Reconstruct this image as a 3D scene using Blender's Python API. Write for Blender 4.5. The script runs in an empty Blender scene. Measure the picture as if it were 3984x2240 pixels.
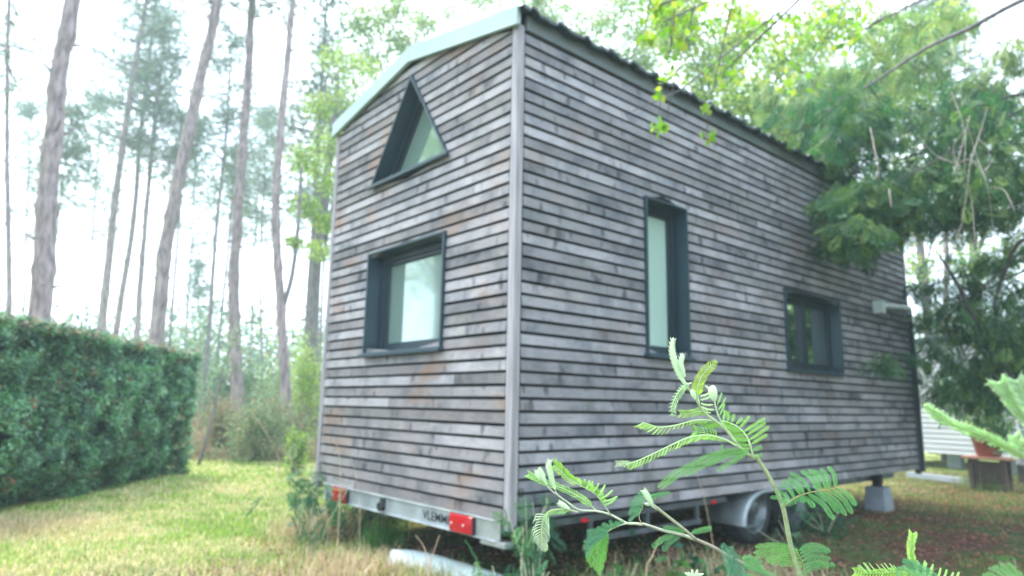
import bpy, math
import numpy as np
from math import radians as RAD, pi
rng = np.random.RandomState(7)
scene = bpy.context.scene
COL = scene.collection

# ------------------------------------------------------------------ camera
F_PX, YAW, PITCH, ROLL = 2635.1238, 0.8581, 0.1711, 0.018      # solved from the photograph (3984 px wide)
ZB = 0.45                                                       # underside of the cladding above the ground
CAM = np.array([3.0134, -2.6205, 0.6505 + ZB])
_sy, _cy, _cp, _sp = math.sin(YAW), math.cos(YAW), math.cos(PITCH), math.sin(PITCH)
cw = np.array([-_sy * _cp, _cy * _cp, _sp]); cr = np.array([_cy, _sy, 0.0]); cu = np.cross(cr, cw)
cr, cu = math.cos(ROLL) * cr + math.sin(ROLL) * cu, -math.sin(ROLL) * cr + math.cos(ROLL) * cu
ch = np.array([cw[0], cw[1], 0]); ch /= np.linalg.norm(ch)
K = 3984 / 2575.0                                               # pixels below are measured on a 2575 px wide view
FD = F_PX / K
cam_d = bpy.data.cameras.new("camera"); cam = bpy.data.objects.new("camera", cam_d); COL.objects.link(cam)
from mathutils import Matrix, Vector
cam.matrix_world = Matrix(((cr[0], cu[0], -cw[0], CAM[0]), (cr[1], cu[1], -cw[1], CAM[1]), (cr[2], cu[2], -cw[2], CAM[2]), (0, 0, 0, 1)))
cam_d.sensor_width = 36; cam_d.lens = F_PX / 3984 * 36
cam_d.clip_start = 0.02; cam_d.clip_end = 600
cam_d.dof.use_dof = True; cam_d.dof.focus_distance = 0.60; cam_d.dof.aperture_fstop = 7.6
scene.camera = cam

def rayd(px, py):
    return cw + (px * K - 1992) / F_PX * cr - (py * K - 1120) / F_PX * cu
def PV(px, py, D):            # point seen at (px,py) standing D metres away on the level
    d = rayd(px, py); return CAM + d * (D / float(d @ ch))
def PD(px, py, t):            # point at depth t along the view
    return CAM + t * rayd(px, py)
def PG(px, py, z=0.0):        # point on a level plane
    d = rayd(px, py); return CAM + d * ((z - CAM[2]) / d[2])

# ------------------------------------------------------------------ light
SUN_EL, SUN_AZ = RAD(64), math.atan2(-0.22, -0.90)              # direction the sun is seen in (x,y)
sd = np.array([math.cos(SUN_EL) * math.cos(SUN_AZ), math.cos(SUN_EL) * math.sin(SUN_AZ), math.sin(SUN_EL)])
world = bpy.data.worlds.new("World"); scene.world = world; world.use_nodes = True
nt = world.node_tree; nt.nodes.clear()
out = nt.nodes.new("ShaderNodeOutputWorld"); bg = nt.nodes.new("ShaderNodeBackground")
sky = nt.nodes.new("ShaderNodeTexSky"); sky.sky_type = 'NISHITA'; sky.sun_disc = False
sky.sun_elevation = SUN_EL; sky.sun_rotation = (pi / 2 - SUN_AZ) % (2 * pi); sky.dust_density = 2.0; sky.air_density = 1.2
tc = nt.nodes.new("ShaderNodeTexCoord"); no = nt.nodes.new("ShaderNodeTexNoise"); no.inputs['Scale'].default_value = 2.2
no.inputs['Detail'].default_value = 6
ramp = nt.nodes.new("ShaderNodeValToRGB"); ramp.color_ramp.elements[0].position = 0.36; ramp.color_ramp.elements[1].position = 0.50
mixc = nt.nodes.new("ShaderNodeMix"); mixc.data_type = 'RGBA'
mixc.inputs[7].default_value = (7.9, 9.0, 10.4, 1)
nt.links.new(tc.outputs['Generated'], no.inputs['Vector']); nt.links.new(no.outputs['Fac'], ramp.inputs['Fac'])
nt.links.new(ramp.outputs['Color'], mixc.inputs[0]); nt.links.new(sky.outputs['Color'], mixc.inputs[6])
nt.links.new(mixc.outputs[2], bg.inputs['Color']); bg.inputs['Strength'].default_value = 0.15
nt.links.new(bg.outputs['Background'], out.inputs['Surface'])
sun_d = bpy.data.lights.new("sun", 'SUN'); sun_d.energy = 2.6; sun_d.angle = RAD(16); sun_d.color = (1.0, 0.93, 0.80)
sun = bpy.data.objects.new("sun", sun_d); COL.objects.link(sun)
sun.rotation_euler = Vector(sd).to_track_quat('Z', 'Y').to_euler()
scene.view_settings.view_transform = 'Standard'; scene.view_settings.look = 'None'
scene.view_settings.exposure = 1.35; scene.view_settings.gamma = 1.0
scene.cycles.max_bounces = 6; scene.cycles.transparent_max_bounces = 8
scene.cycles.use_denoising = True; scene.cycles.volume_bounces = 1

# ------------------------------------------------------------------ helpers
def nodes(name):
    m = bpy.data.materials.new(name); m.use_nodes = True
    t = m.node_tree; b = t.nodes['Principled BSDF']; return m, t, b
def mat(name, c, rough=0.6, metal=0.0, spec=0.5, var=0.0, scale=8.0, bump=0.0, stretch=(1, 1, 1)):
    m, t, b = nodes(name)
    b.inputs['Roughness'].default_value = rough; b.inputs['Metallic'].default_value = metal
    b.inputs['Specular IOR Level'].default_value = spec
    b.inputs['Base Color'].default_value = (*c, 1)
    if var > 0 or bump > 0:
        g = t.nodes.new("ShaderNodeTexCoord"); mp = t.nodes.new("ShaderNodeMapping"); mp.inputs['Scale'].default_value = stretch
        n = t.nodes.new("ShaderNodeTexNoise"); n.inputs['Scale'].default_value = scale; n.inputs['Detail'].default_value = 5
        t.links.new(g.outputs['Object'], mp.inputs['Vector']); t.links.new(mp.outputs['Vector'], n.inputs['Vector'])
        r = t.nodes.new("ShaderNodeValToRGB"); r.color_ramp.elements[0].position = 0.3; r.color_ramp.elements[1].position = 0.7
        r.color_ramp.elements[0].color = (*[x * (1 - var) for x in c], 1); r.color_ramp.elements[1].color = (*[min(1, x * (1 + var)) for x in c], 1)
        t.links.new(n.outputs['Fac'], r.inputs['Fac']); t.links.new(r.outputs['Color'], b.inputs['Base Color'])
        if bump > 0:
            bp = t.nodes.new("ShaderNodeBump"); bp.inputs['Strength'].default_value = bump; bp.inputs['Distance'].default_value = 0.01
            t.links.new(n.outputs['Fac'], bp.inputs['Height']); t.links.new(bp.outputs['Normal'], b.inputs['Normal'])
    return m
def leafmat(name, trans=0.35, rough=0.5, spec=0.3):
    m, t, b = nodes(name)
    a = t.nodes.new("ShaderNodeAttribute"); a.attribute_name = "Col"
    b.inputs['Roughness'].default_value = rough; b.inputs['Specular IOR Level'].default_value = spec
    tr = t.nodes.new("ShaderNodeBsdfTranslucent"); mx = t.nodes.new("ShaderNodeMixShader"); mx.inputs[0].default_value = trans
    hs = t.nodes.new("ShaderNodeHueSaturation"); hs.inputs['Saturation'].default_value = 1.15; hs.inputs['Value'].default_value = 1.5
    t.links.new(a.outputs['Color'], b.inputs['Base Color']); t.links.new(a.outputs['Color'], hs.inputs['Color'])
    t.links.new(hs.outputs['Color'], tr.inputs['Color'])
    t.links.new(b.outputs['BSDF'], mx.inputs[1]); t.links.new(tr.outputs['BSDF'], mx.inputs[2])
    t.links.new(mx.outputs['Shader'], t.nodes['Material Output'].inputs['Surface'])
    return m

def tag(o, label=None, cat=None, group=None, kind=None):
    if label: o['label'] = label
    if cat: o['category'] = cat
    if group: o['group'] = group
    if kind: o['kind'] = kind
    return o
def empty(name, loc, label, cat, group=None):
    o = bpy.data.objects.new(name, None); COL.objects.link(o); o.location = [float(v) for v in loc]
    o.empty_display_size = 0.2
    bpy.context.view_layer.update() if False else None
    return tag(o, label, cat, group)
def link(name, me, parent=None):
    o = bpy.data.objects.new(name, me); COL.objects.link(o)
    if parent is not None:
        o.parent = parent
        L = parent.location.copy(); p = parent.parent
        while p is not None: L = L + p.location; p = p.parent
        o.location = -L if not parent.get('_abs') else -L
        # vertices are given in world metres; cancel the parents' offsets
    return o
def npmesh(name, V, F, mats, parent=None, col=None, smooth=False, midx=None):
    """V (n,3); F list of index arrays of equal length (m,k) or list of tuples"""
    me = bpy.data.meshes.new(name)
    if isinstance(F, np.ndarray):
        m, k = F.shape
        me.vertices.add(len(V)); me.vertices.foreach_set('co', np.asarray(V, np.float32).ravel())
        me.loops.add(m * k); me.loops.foreach_set('vertex_index', F.astype(np.int32).ravel())
        me.polygons.add(m); me.polygons.foreach_set('loop_start', np.arange(0, m * k, k, dtype=np.int32))
        me.polygons.foreach_set('loop_total', np.full(m, k, np.int32))
    else:
        me.from_pydata([tuple(map(float, v)) for v in V], [], [tuple(int(i) for i in f) for f in F])
    for mm in (mats if isinstance(mats, (list, tuple)) else [mats]): me.materials.append(mm)
    if midx is not None: me.polygons.foreach_set('material_index', np.asarray(midx, np.int32))
    if smooth: me.polygons.foreach_set('use_smooth', np.ones(len(me.polygons), bool))
    me.update(calc_edges=True)
    if col is not None:
        at = me.attributes.new("Col", 'FLOAT_COLOR', 'FACE')
        c = np.ones((len(me.polygons), 4), np.float32); c[:, :3] = col; at.data.foreach_set('color', c.ravel())
    return link(name, me, parent)

class MB:
    """collects shapes, builds ONE mesh object; coordinates are world metres"""
    def __init__(s): s.V = []; s.F = []; s.C = []; s.M = []
    def add(s, V, F, c=None, m=0):
        n = len(s.V); s.V += [tuple(v) for v in V]
        for f in F: s.F.append(tuple(n + i for i in f)); s.C.append(c if c is not None else (1, 1, 1)); s.M.append(m)
    def box(s, a, b, c=None, m=0):
        x0, y0, z0 = a; x1, y1, z1 = b
        V = [(x0, y0, z0), (x1, y0, z0), (x1, y1, z0), (x0, y1, z0), (x0, y0, z1), (x1, y0, z1), (x1, y1, z1), (x0, y1, z1)]
        s.add(V, [(0, 3, 2, 1), (4, 5, 6, 7), (0, 1, 5, 4), (1, 2, 6, 5), (2, 3, 7, 6), (3, 0, 4, 7)], c, m)
    def hexa(s, V, c=None, m=0):
        s.add(V, [(0, 3, 2, 1), (4, 5, 6, 7), (0, 1, 5, 4), (1, 2, 6, 5), (2, 3, 7, 6), (3, 0, 4, 7)], c, m)
    def tube(s, P, R, n=8, c=None, m=0, cap=True):
        P = [np.array(p, float) for p in P]
        if np.isscalar(R): R = [R] * len(P)
        rings = []; prev = None
        for i, p in enumerate(P):
            t = P[min(i + 1, len(P) - 1)] - P[max(i - 1, 0)]; t = t / (np.linalg.norm(t) + 1e-12)
            if prev is None:
                a = np.cross(t, [0, 0, 1.0]);
                if np.linalg.norm(a) < 1e-3: a = np.cross(t, [1.0, 0, 0])
            else: a = prev - t * (prev @ t)
            a = a / (np.linalg.norm(a) + 1e-12); prev = a; b = np.cross(t, a)
            rings.append([p + R[i] * (math.cos(2 * pi * k / n) * a + math.sin(2 * pi * k / n) * b) for k in range(n)])
        V = [v for r in rings for v in r]; F = []
        for i in range(len(P) - 1):
            for k in range(n):
                F.append((i * n + k, i * n + (k + 1) % n, (i + 1) * n + (k + 1) % n, (i + 1) * n + k))
        if cap: F += [tuple(range(n - 1, -1, -1)), tuple((len(P) - 1) * n + k for k in range(n))]
        s.add(V, F, c, m)
    def build(s, name, mats, parent=None, col=False, smooth=False, bevel=0):
        o = npmesh(name, s.V, s.F, mats, parent, col=np.array(s.C) if col else None, smooth=smooth, midx=s.M)
        if bevel:
            b = o.modifiers.new('bevel', 'BEVEL'); b.width = bevel; b.segments = 2; b.limit_method = 'ANGLE'
        return o

def curve(P, n=16):
    """smooth Catmull-Rom through the points"""
    P = np.array(P, float)
    if len(P) == 2: return P[0] + (P[1] - P[0]) * np.linspace(0, 1, n)[:, None]
    Q = np.vstack([2 * P[0] - P[1], P, 2 * P[-1] - P[-2]]); o = []
    T = np.linspace(0, len(P) - 1 - 1e-6, n)
    for t in T:
        i = int(t); f = t - i; a, b, c, d = Q[i:i + 4]
        o.append(0.5 * (2 * b + (c - a) * f + (2 * a - 5 * b + 4 * c - d) * f * f + (3 * b - a - 3 * c + d) * f ** 3))
    return np.array(o)

# ------------------------------------------------------------------ materials
def board_mat(name, warm, tone):
    m, t, b = nodes(name); L = t.links; N = t.nodes.new
    tc = N("ShaderNodeTexCoord"); at = N("ShaderNodeAttribute"); at.attribute_name = "Col"
    sep = N("ShaderNodeSeparateColor"); L.new(at.outputs['Color'], sep.inputs['Color'])
    off = N("ShaderNodeVectorMath"); off.operation = 'SCALE'; L.new(at.outputs['Color'], off.inputs[0]); off.inputs['Scale'].default_value = 37.0
    vec = N("ShaderNodeVectorMath"); L.new(tc.outputs['Object'], vec.inputs[0]); L.new(off.outputs[0], vec.inputs[1])
    def noise(sc, stretch, det=5, rough=0.6, dist=0.0, v=vec):
        mp = N("ShaderNodeMapping"); mp.inputs['Scale'].default_value = stretch; L.new(v.outputs[0], mp.inputs['Vector'])
        n = N("ShaderNodeTexNoise"); n.inputs['Scale'].default_value = sc; n.inputs['Detail'].default_value = det
        n.inputs['Roughness'].default_value = rough; n.inputs['Distortion'].default_value = dist
        L.new(mp.outputs['Vector'], n.inputs['Vector']); return n
    def rmp(n, stops):
        r = N("ShaderNodeValToRGB"); e = r.color_ramp.elements
        e[0].position, e[0].color = stops[0][0], (*stops[0][1], 1); e[1].position, e[1].color = stops[-1][0], (*stops[-1][1], 1)
        for p, c in stops[1:-1]: q = e.new(p); q.color = (*c, 1)
        L.new(n, r.inputs['Fac']); return r
    def mix(a, bb, f, mode='MIX'):
        x = N("ShaderNodeMix"); x.data_type = 'RGBA'; x.blend_type = mode
        for s_, v_ in ((6, a), (7, bb)):
            if isinstance(v_, tuple): x.inputs[s_].default_value = (*v_, 1)
            else: L.new(v_, x.inputs[s_])
        if isinstance(f, float): x.inputs[0].default_value = f
        else: L.new(f, x.inputs[0])
        return x.outputs[2]
    base = rmp(sep.outputs['Red'], [(0, tone[0]), (.5, tone[1]), (1, tone[2])])
    blot = noise(4.2, (.62, .62, .4), 4, .6, .6)
    bl = rmp(blot.outputs['Fac'], [(.27, (0.32, 0.35, 0.39)), (.40, (.66, .69, .73)), (.52, (.97, .97, .98)), (.70, (1.22, 1.21, 1.24))])
    c = mix(base.outputs['Color'], bl.outputs['Color'], 1.0, 'MULTIPLY')
    gr = noise(9.0, (1.2, 1.2, 26), 6, .7)
    g = rmp(gr.outputs['Fac'], [(.3, (.50, .50, .50)), (.65, (1.15, 1.15, 1.15))])
    c = mix(c, g.outputs['Color'], 0.75, 'MULTIPLY')
    kn = noise(11.0, (1, 1, .5), 1, .4)
    k = rmp(kn.outputs['Fac'], [(.26, (.25, .26, .29)), (.36, (1, 1, 1))])
    c = mix(c, k.outputs['Color'], 0.8, 'MULTIPLY')
    wn = noise(1.3, (1, 1, 2.2), 3, .6, v=tc if False else vec)
    mp2 = N("ShaderNodeMapping"); mp2.inputs['Scale'].default_value = (1, 1, 2.0); L.new(tc.outputs['Object'], mp2.inputs['Vector'])
    wn = N("ShaderNodeTexNoise"); wn.inputs['Scale'].default_value = 1.6; wn.inputs['Detail'].default_value = 4; L.new(mp2.outputs['Vector'], wn.inputs['Vector'])
    w = rmp(wn.outputs['Fac'], [(.55, (0, 0, 0)), (.72, (warm, warm, warm))])
    c = mix(c, (.31, .185, .125), w.outputs['Color'])
    # greenish algae streaks in patches
    an = N("ShaderNodeTexNoise"); an.inputs['Scale'].default_value = 2.6; an.inputs['Detail'].default_value = 5; L.new(tc.outputs['Object'], an.inputs['Vector'])
    a_ = rmp(an.outputs['Fac'], [(.56, (0, 0, 0)), (.72, (.22, .22, .22))])
    c = mix(c, (.24, .25, .14), a_.outputs['Color'])
    L.new(c, b.inputs['Base Color']); b.inputs['Roughness'].default_value = 0.72; b.inputs['Specular IOR Level'].default_value = 0.35
    bp = N("ShaderNodeBump"); bp.inputs['Strength'].default_value = 0.5; bp.inputs['Distance'].default_value = 0.004
    L.new(gr.outputs['Fac'], bp.inputs['Height']); L.new(bp.outputs['Normal'], b.inputs['Normal'])
    return m
M_board = board_mat('weathered_board', 0.9, ((.225, .207, .205), (.31, .292, .295), (.44, .42, .43))); M_board2 = board_mat('weathered_board_side', 0.30, ((.225, .222, .235), (.305, .300, .318), (.415, .408, .43)))
M_membrane = mat('black_membrane', (.006, .010, .013), .9)
M_post = mat('grey_wood', (.33, .31, .33), .7, var=.38, scale=3, stretch=(14, 14, .7), bump=.3)
M_fascia = mat('pale_green_metal', (.34, .44, .42), .45, var=.08, scale=2)
M_roof = mat('dark_sheet', (.035, .055, .055), .5, metal=.3, var=.3, scale=5)
M_anth = mat('anthracite_metal', (.020, .046, .064), .38, spec=.5, var=.15, scale=3)
M_anth_d = mat('anthracite_frame', (.014, .030, .042), .45, var=.15, scale=3)
M_galv = mat('galvanised', (.46, .50, .52), .42, metal=.55, var=.22, scale=9)
M_guard = mat('guard_metal', (.34, .39, .42), .45, metal=.5, var=.3, scale=6)
M_steel_d = mat('dirty_steel', (.10, .12, .13), .5, metal=.5, var=.4, scale=9)
M_black = mat('rubber', (.018, .02, .022), .75, var=.3, scale=20)
M_alu = mat('steel_rim', (.16, .19, .21), .35, metal=.7, var=.3, scale=12)
def pane_mat(name, c, rough, ior=1.9, mirror=0.0):
    m, t, b = nodes(name)
    b.inputs['Base Color'].default_value = (*c, 1); b.inputs['Roughness'].default_value = rough
    b.inputs['IOR'].default_value = ior; b.inputs['Specular IOR Level'].default_value = 0.9
    if mirror > 0:
        gl = t.nodes.new("ShaderNodeBsdfGlossy"); gl.inputs['Roughness'].default_value = rough; gl.inputs['Color'].default_value = (.80, .95, .90, 1)
        mx = t.nodes.new("ShaderNodeMixShader"); mx.inputs[0].default_value = mirror
        t.links.new(b.outputs['BSDF'], mx.inputs[1]); t.links.new(gl.outputs['BSDF'], mx.inputs[2]); t.links.new(mx.outputs['Shader'], t.nodes['Material Output'].inputs['Surface'])
    g = t.nodes.new("ShaderNodeTexCoord"); n = t.nodes.new("ShaderNodeTexNoise"); n.inputs['Scale'].default_value = 1.4
    bp = t.nodes.new("ShaderNodeBump"); bp.inputs['Strength'].default_value = .08; bp.inputs['Distance'].default_value = .05
    t.links.new(g.outputs['Object'], n.inputs['Vector']); t.links.new(n.outputs['Fac'], bp.inputs['Height']); t.links.new(bp.outputs['Normal'], b.inputs['Normal'])
    return m
M_pane = pane_mat('window_glass', (.19, .28, .235), .06, 1.5, .24)
M_frost = pane_mat('frosted_glass', (.44, .62, .54), .28, 1.5)
M_pane_dark = pane_mat('dark_glass', (.03, .06, .05), .03, 1.5, .6)
M_red = mat("red_lens", (.46, .008, .018), .25, var=.15, scale=30)
M_white = mat('white_enamel', (.72, .76, .76), .4, var=.08, scale=4)
M_bark = mat('pine_bark', (.26, .205, .215), .9, var=.5, scale=5, bump=1.0, stretch=(3, 3, .8))
M_bark2 = mat('grey_bark', (.17, .15, .16), .9, var=.4, scale=7, bump=.8, stretch=(3, 3, .8))
M_darkbark = mat('dark_bark', (.075, .07, .065), .9, var=.4, scale=9, bump=.6, stretch=(3, 3, .8))
M_twig = mat('pale_twig', (.42, .36, .33), .9, var=.2, scale=20)
M_needle = leafmat('pine_needles', .3)
M_leaf = leafmat('broad_leaf', .5, .45)
M_fern = leafmat('feathery_leaf', .4, .55)
M_hedge = leafmat('hedge_leaf', .2, .42, .5)
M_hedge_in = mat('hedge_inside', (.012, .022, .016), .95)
M_grass = leafmat('grass_blade', .35, .55)
M_mim = leafmat('mimosa_leaf', .42, .55)
M_mstem = mat('mimosa_stem', (.42, .46, .30), .55, var=.25, scale=60, bump=.1)
M_bud = mat('downy_bud', (.62, .70, .55), .7, var=.12, scale=150, bump=.3)
M_terra = mat('terracotta', (.30, .085, .055), .7, var=.15, scale=9)
M_conc = mat('concrete', (.28, .33, .38), .85, var=.15, scale=9)
M_oldwood = mat('old_wood', (.09, .06, .05), .85, var=.4, scale=6, stretch=(1, 1, 6))
M_pvc = mat('pale_plastic', (.60, .70, .70), .35, var=.12, scale=5)
M_siding = mat('white_siding', (.50, .50, .54), .45, var=.05, scale=2)

# ------------------------------------------------------------------ ground
def vnoise(x, y, s, seed=0):
    """cheap smooth value noise for placement"""
    r = np.random.RandomState(seed); T = r.rand(64, 64)
    xs, ys = x / s, y / s; xi = np.floor(xs).astype(int); yi = np.floor(ys).astype(int); fx = xs - xi; fy = ys - yi
    fx = fx * fx * (3 - 2 * fx); fy = fy * fy * (3 - 2 * fy)
    g = lambda a, b: T[a % 64, b % 64]
    return (g(xi, yi) * (1 - fx) + g(xi + 1, yi) * fx) * (1 - fy) + (g(xi, yi + 1) * (1 - fx) + g(xi + 1, yi + 1) * fx) * fy
def ground_mat():
    m, t, b = nodes('ground'); L = t.links; N = t.nodes.new
    tc = N("ShaderNodeTexCoord")
    def no(s, d=5):
        n = N("ShaderNodeTexNoise"); n.inputs['Scale'].default_value = s; n.inputs['Detail'].default_value = d; n.inputs['Roughness'].default_value = .65
        L.new(tc.outputs['Object'], n.inputs['Vector']); return n.outputs['Fac']
    def rp(f, a, b_, c0, c1):
        r = N("ShaderNodeValToRGB"); r.color_ramp.elements[0].position = a; r.color_ramp.elements[1].position = b_
        r.color_ramp.elements[0].color = (*c0, 1); r.color_ramp.elements[1].color = (*c1, 1); L.new(f, r.inputs['Fac']); return r.outputs['Color']
    def mx(a, b_, f):
        x = N("ShaderNodeMix"); x.data_type = 'RGBA'; L.new(a, x.inputs[6]); L.new(b_, x.inputs[7]); L.new(f, x.inputs[0]); return x.outputs[2]
    lawn = mx(rp(no(6), .3, .7, (.20, .28, .07), (.36, .42, .15)), rp(no(14), .3, .7, (.40, .38, .20), (.56, .52, .34)), rp(no(1.1), .46, .66, (0, 0, 0), (1, 1, 1)))
    soil = mx(rp(no(9), .3, .7, (.055, .03, .024), (.21, .10, .075)), rp(no(11), .3, .7, (.04, .08, .03), (.12, .17, .05)), rp(no(1.7), .42, .56, (0, 0, 0), (1, 1, 1)))
    sx = N("ShaderNodeSeparateXYZ"); L.new(tc.outputs['Object'], sx.inputs[0])
    # lawn where x - 0.25*y is small (left of and before the house), soil to the right of it
    m1 = N("ShaderNodeMath"); m1.operation = 'MULTIPLY_ADD'; L.new(sx.outputs['Y'], m1.inputs[0]); m1.inputs[1].default_value = -0.13; L.new(sx.outputs['X'], m1.inputs[2])
    n2 = N("ShaderNodeMath"); n2.operation = 'MULTIPLY_ADD'; L.new(no(1.5), n2.inputs[0]); n2.inputs[1].default_value = 1.6; L.new(m1.outputs[0], n2.inputs[2])
    side = rp(n2.outputs[0], 0.0, 1.0, (0, 0, 0), (1, 1, 1))
    mr = N("ShaderNodeMapRange"); mr.inputs['From Min'].default_value = -1.8; mr.inputs['From Max'].default_value = -0.7; L.new(n2.outputs[0], mr.inputs['Value'])
    L.new(mx(lawn, soil, mr.outputs[0]), b.inputs['Base Color']); b.inputs['Roughness'].default_value = .95; b.inputs['Specular IOR Level'].default_value = .1
    bp = N("ShaderNodeBump"); bp.inputs['Strength'].default_value = 1; bp.inputs['Distance'].default_value = .03; L.new(no(22), bp.inputs['Height']); L.new(bp.outputs['Normal'], b.inputs['Normal'])
    return m
M_ground = ground_mat()
def gz(x, y): return 0.05 * (vnoise(x, y, 1.3, 3) - .5) + 0.02 * (vnoise(x, y, .35, 4) - .5)
gx = np.concatenate([np.linspace(-220, -22, 14), np.linspace(-20, 12, 150), np.linspace(14, 200, 12)])
gy = np.concatenate([np.linspace(-150, -12, 12), np.linspace(-10, 22, 150), np.linspace(24, 260, 14)])
GX, GY = np.meshgrid(gx, gy, indexing='ij'); nx_, ny_ = GX.shape
I = np.arange(nx_ * ny_).reshape(nx_, ny_)
Fg = np.stack([I[:-1, :-1], I[1:, :-1], I[1:, 1:], I[:-1, 1:]], -1).reshape(-1, 4)
g = npmesh('ground', np.stack([GX, GY, gz(GX, GY)], -1).reshape(-1, 3), Fg, M_ground, smooth=True)
tag(g, 'patchy lawn and bare brown earth around the small wooden house', None, kind='structure')

# ------------------------------------------------------------------ vectorised leaves
def unit(a): return a / (np.linalg.norm(a, axis=-1, keepdims=True) + 1e-9)
def randdir(n): return unit(rng.normal(size=(n, 3)))
def quads(C, D, S, L, W):
    """rhombus leaves: centre C, long axis D, side axis S, length L, width W"""
    L = np.broadcast_to(np.asarray(L, float), (len(C),))[:, None]; W = np.broadcast_to(np.asarray(W, float), (len(C),))[:, None]
    V = np.stack([C - D * L / 2, C + S * W / 2 - D * L * .08, C + D * L / 2, C - S * W / 2 - D * L * .08], 1).reshape(-1, 3)
    return V, np.arange(len(C) * 4).reshape(-1, 4)
def pal(n, cols, var=.18):
    cols = np.array(cols); k = rng.randint(0, len(cols), n); c = cols[k] * (1 + var * rng.normal(size=(n, 1))); return np.clip(c, .003, .9)
def leafobj(name, C, L, W, cols, m, parent, D=None, var=.2):
    n = len(C); D = randdir(n) if D is None else D; S = unit(np.cross(D, randdir(n)))
    V, F = quads(C, D, S, L, W); return npmesh(name, V, F, m, parent, col=pal(n, cols, var))

# ------------------------------------------------------------------ tiny house
W_, L_, HE, HR = 2.5, 6.35, 3.045 + ZB, 3.286 + ZB
house = empty('tiny_house', (-W_ / 2, L_ / 2, 0), 'small house on a trailer clad in weathered grey horizontal boards with pale green roof edge', 'tiny house')
PIT, BH = 0.0778, 0.0595
def cladding(axis_len, blocks, gable, frontface, post=0.062, mirror=None):
    """list of boards: (a_lo0,a_hi0,a_lo1,a_hi1,z0,z1,tint)"""
    outb = []; k = 0
    while True:
        z0 = ZB + k * PIT; z1 = z0 + BH
        if z0 > (HR if gable else HE) - 0.02: break
        z1 = min(z1, (HR if gable else HE) - .012)
        def rng_at(z):
            lo, hi = post, axis_len - post
            if gable and z > HE - .004:
                f = (HR - z) / (HR - HE) * axis_len / 2; lo = max(lo, axis_len / 2 - f); hi = min(hi, axis_len / 2 + f)
            return lo, hi
        r0, r1 = rng_at(z0), rng_at(z1)
        segs = [(r0[0], r0[1], r1[0], r1[1])]
        for bfun in blocks:
            q0, q1 = bfun(z0), bfun(z1)
            if q0 is None and q1 is None: continue
            if q0 is None: q0 = (sum(q1) / 2,) * 2
            if q1 is None: q1 = (sum(q0) / 2,) * 2
            new = []
            for a, b_, c, d in segs:
                if q0[1] <= a or q0[0] >= b_: new.append((a, b_, c, d)); continue
                new.append((a, q0[0], c, q1[0])); new.append((q0[1], b_, q1[1], d))
            segs = new
        for a, b_, c, d in segs:
            if b_ - a < .01 and d - c < .01: continue
            # butt joints
            row = rng.rand(3) if False else None; cuts = []; p = a + rng.uniform(.4, 3.2)
            while p < b_ - .25: cuts.append(p); p += rng.uniform(1.3, 3.4)
            es = [(a, c)] + [(q, q) for q in cuts] + [(b_, d)]
            for i in range(len(es) - 1):
                g0 = .0015 if i > 0 else 0; g1 = .0015 if i < len(es) - 2 else 0
                outb.append((es[i][0] + g0, es[i + 1][0] - g1, es[i][1] + g0, es[i + 1][1] - g1, z0, z1 + rng.uniform(-.002, .002), rng.rand(3)))
        k += 1
    return outb
def rectblock(a0, a1, z0, z1): return lambda z: (a0, a1) if z0 - .002 < z < z1 + .002 else None
# window data (x or y range, z range)
WA = (-1.765, -0.712, 1.015 + ZB, 1.825 + ZB)       # big front window
TRI = (-1.79, -0.715, 2.385 + ZB, -1.24, 3.165 + ZB)   # triangle
WB = (1.247, 1.765, 1.02 + ZB, 2.19 + ZB)            # tall side window
WC = (3.275, 4.405, 1.01 + ZB, 1.76 + ZB)            # double side window
def triblock(z):
    x0, x1, z0, xa, za = TRI
    if z < z0 - .002 or z > za: return None
    f = (z - z0) / (za - z0); return (x0 + (xa - x0) * f + W_, x1 + (xa - x1) * f + W_)
def build_wall(boards, fn, m, bigpoly, parent=house):
    mb = MB()
    for a0, a1, b0, b1, z0, z1, t in boards:
        jit = rng.uniform(-.0015, .0015)
        # section leans out slightly at the foot like a shed board
        V = [fn(a0, -.004 + jit, z0), fn(a1, -.004 + jit, z0), fn(a1, .022, z0 + .006), fn(a0, .022, z0 + .006),
             fn(b0, jit, z1), fn(b1, jit, z1), fn(b1, .022, z1), fn(b0, .022, z1)]
        mb.hexa(V, c=tuple(t))
    # dark membrane behind with window holes left closed by the window boxes
    for V in bigpoly: mb.add(V, [tuple(range(len(V)))], (0, 0, 0), 1)
    return mb.build('wall', [m, M_membrane], parent, col=True)
front = cladding(W_, [rectblock(WA[0] + W_, WA[1] + W_, WA[2], WA[3]), triblock], True, True)
ym = .03
def rect_ring(x0, x1, z0, z1, X0, X1, Z0, Z1, f):
    return [[f(*p) for p in q] for q in (((X0, Z0), (X1, Z0), (x1, z0), (x0, z0)), ((X1, Z0), (X1, Z1), (x1, z1), (x1, z0)), ((X1, Z1), (X0, Z1), (x0, z1), (x1, z1)), ((X0, Z1), (X0, Z0), (x0, z0), (x0, z1)))]
fy = lambda x, z: (x, ym, z)
zm = 2.2 + ZB
mem = rect_ring(WA[0], WA[1], WA[2], WA[3], -W_ + .02, -.02, ZB + .01, zm, fy)
tx0, tx1, tz0, txa, tza = TRI
mem += [[fy(-W_ + .02, zm), fy(-.02, zm), fy(tx1, tz0), fy(tx0, tz0)],
        [fy(-.02, zm), fy(-.02, HE), fy(txa, tza), fy(tx1, tz0)],
        [fy(-W_ + .02, HE), fy(-W_ + .02, zm), fy(tx0, tz0), fy(txa, tza)],
        [fy(-.02, HE), fy(-W_ / 2, HR), fy(-W_ + .02, HE), fy(txa, tza)]]
build_wall(front, lambda a, d, z: (a - W_, d, z), M_board, mem)
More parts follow.
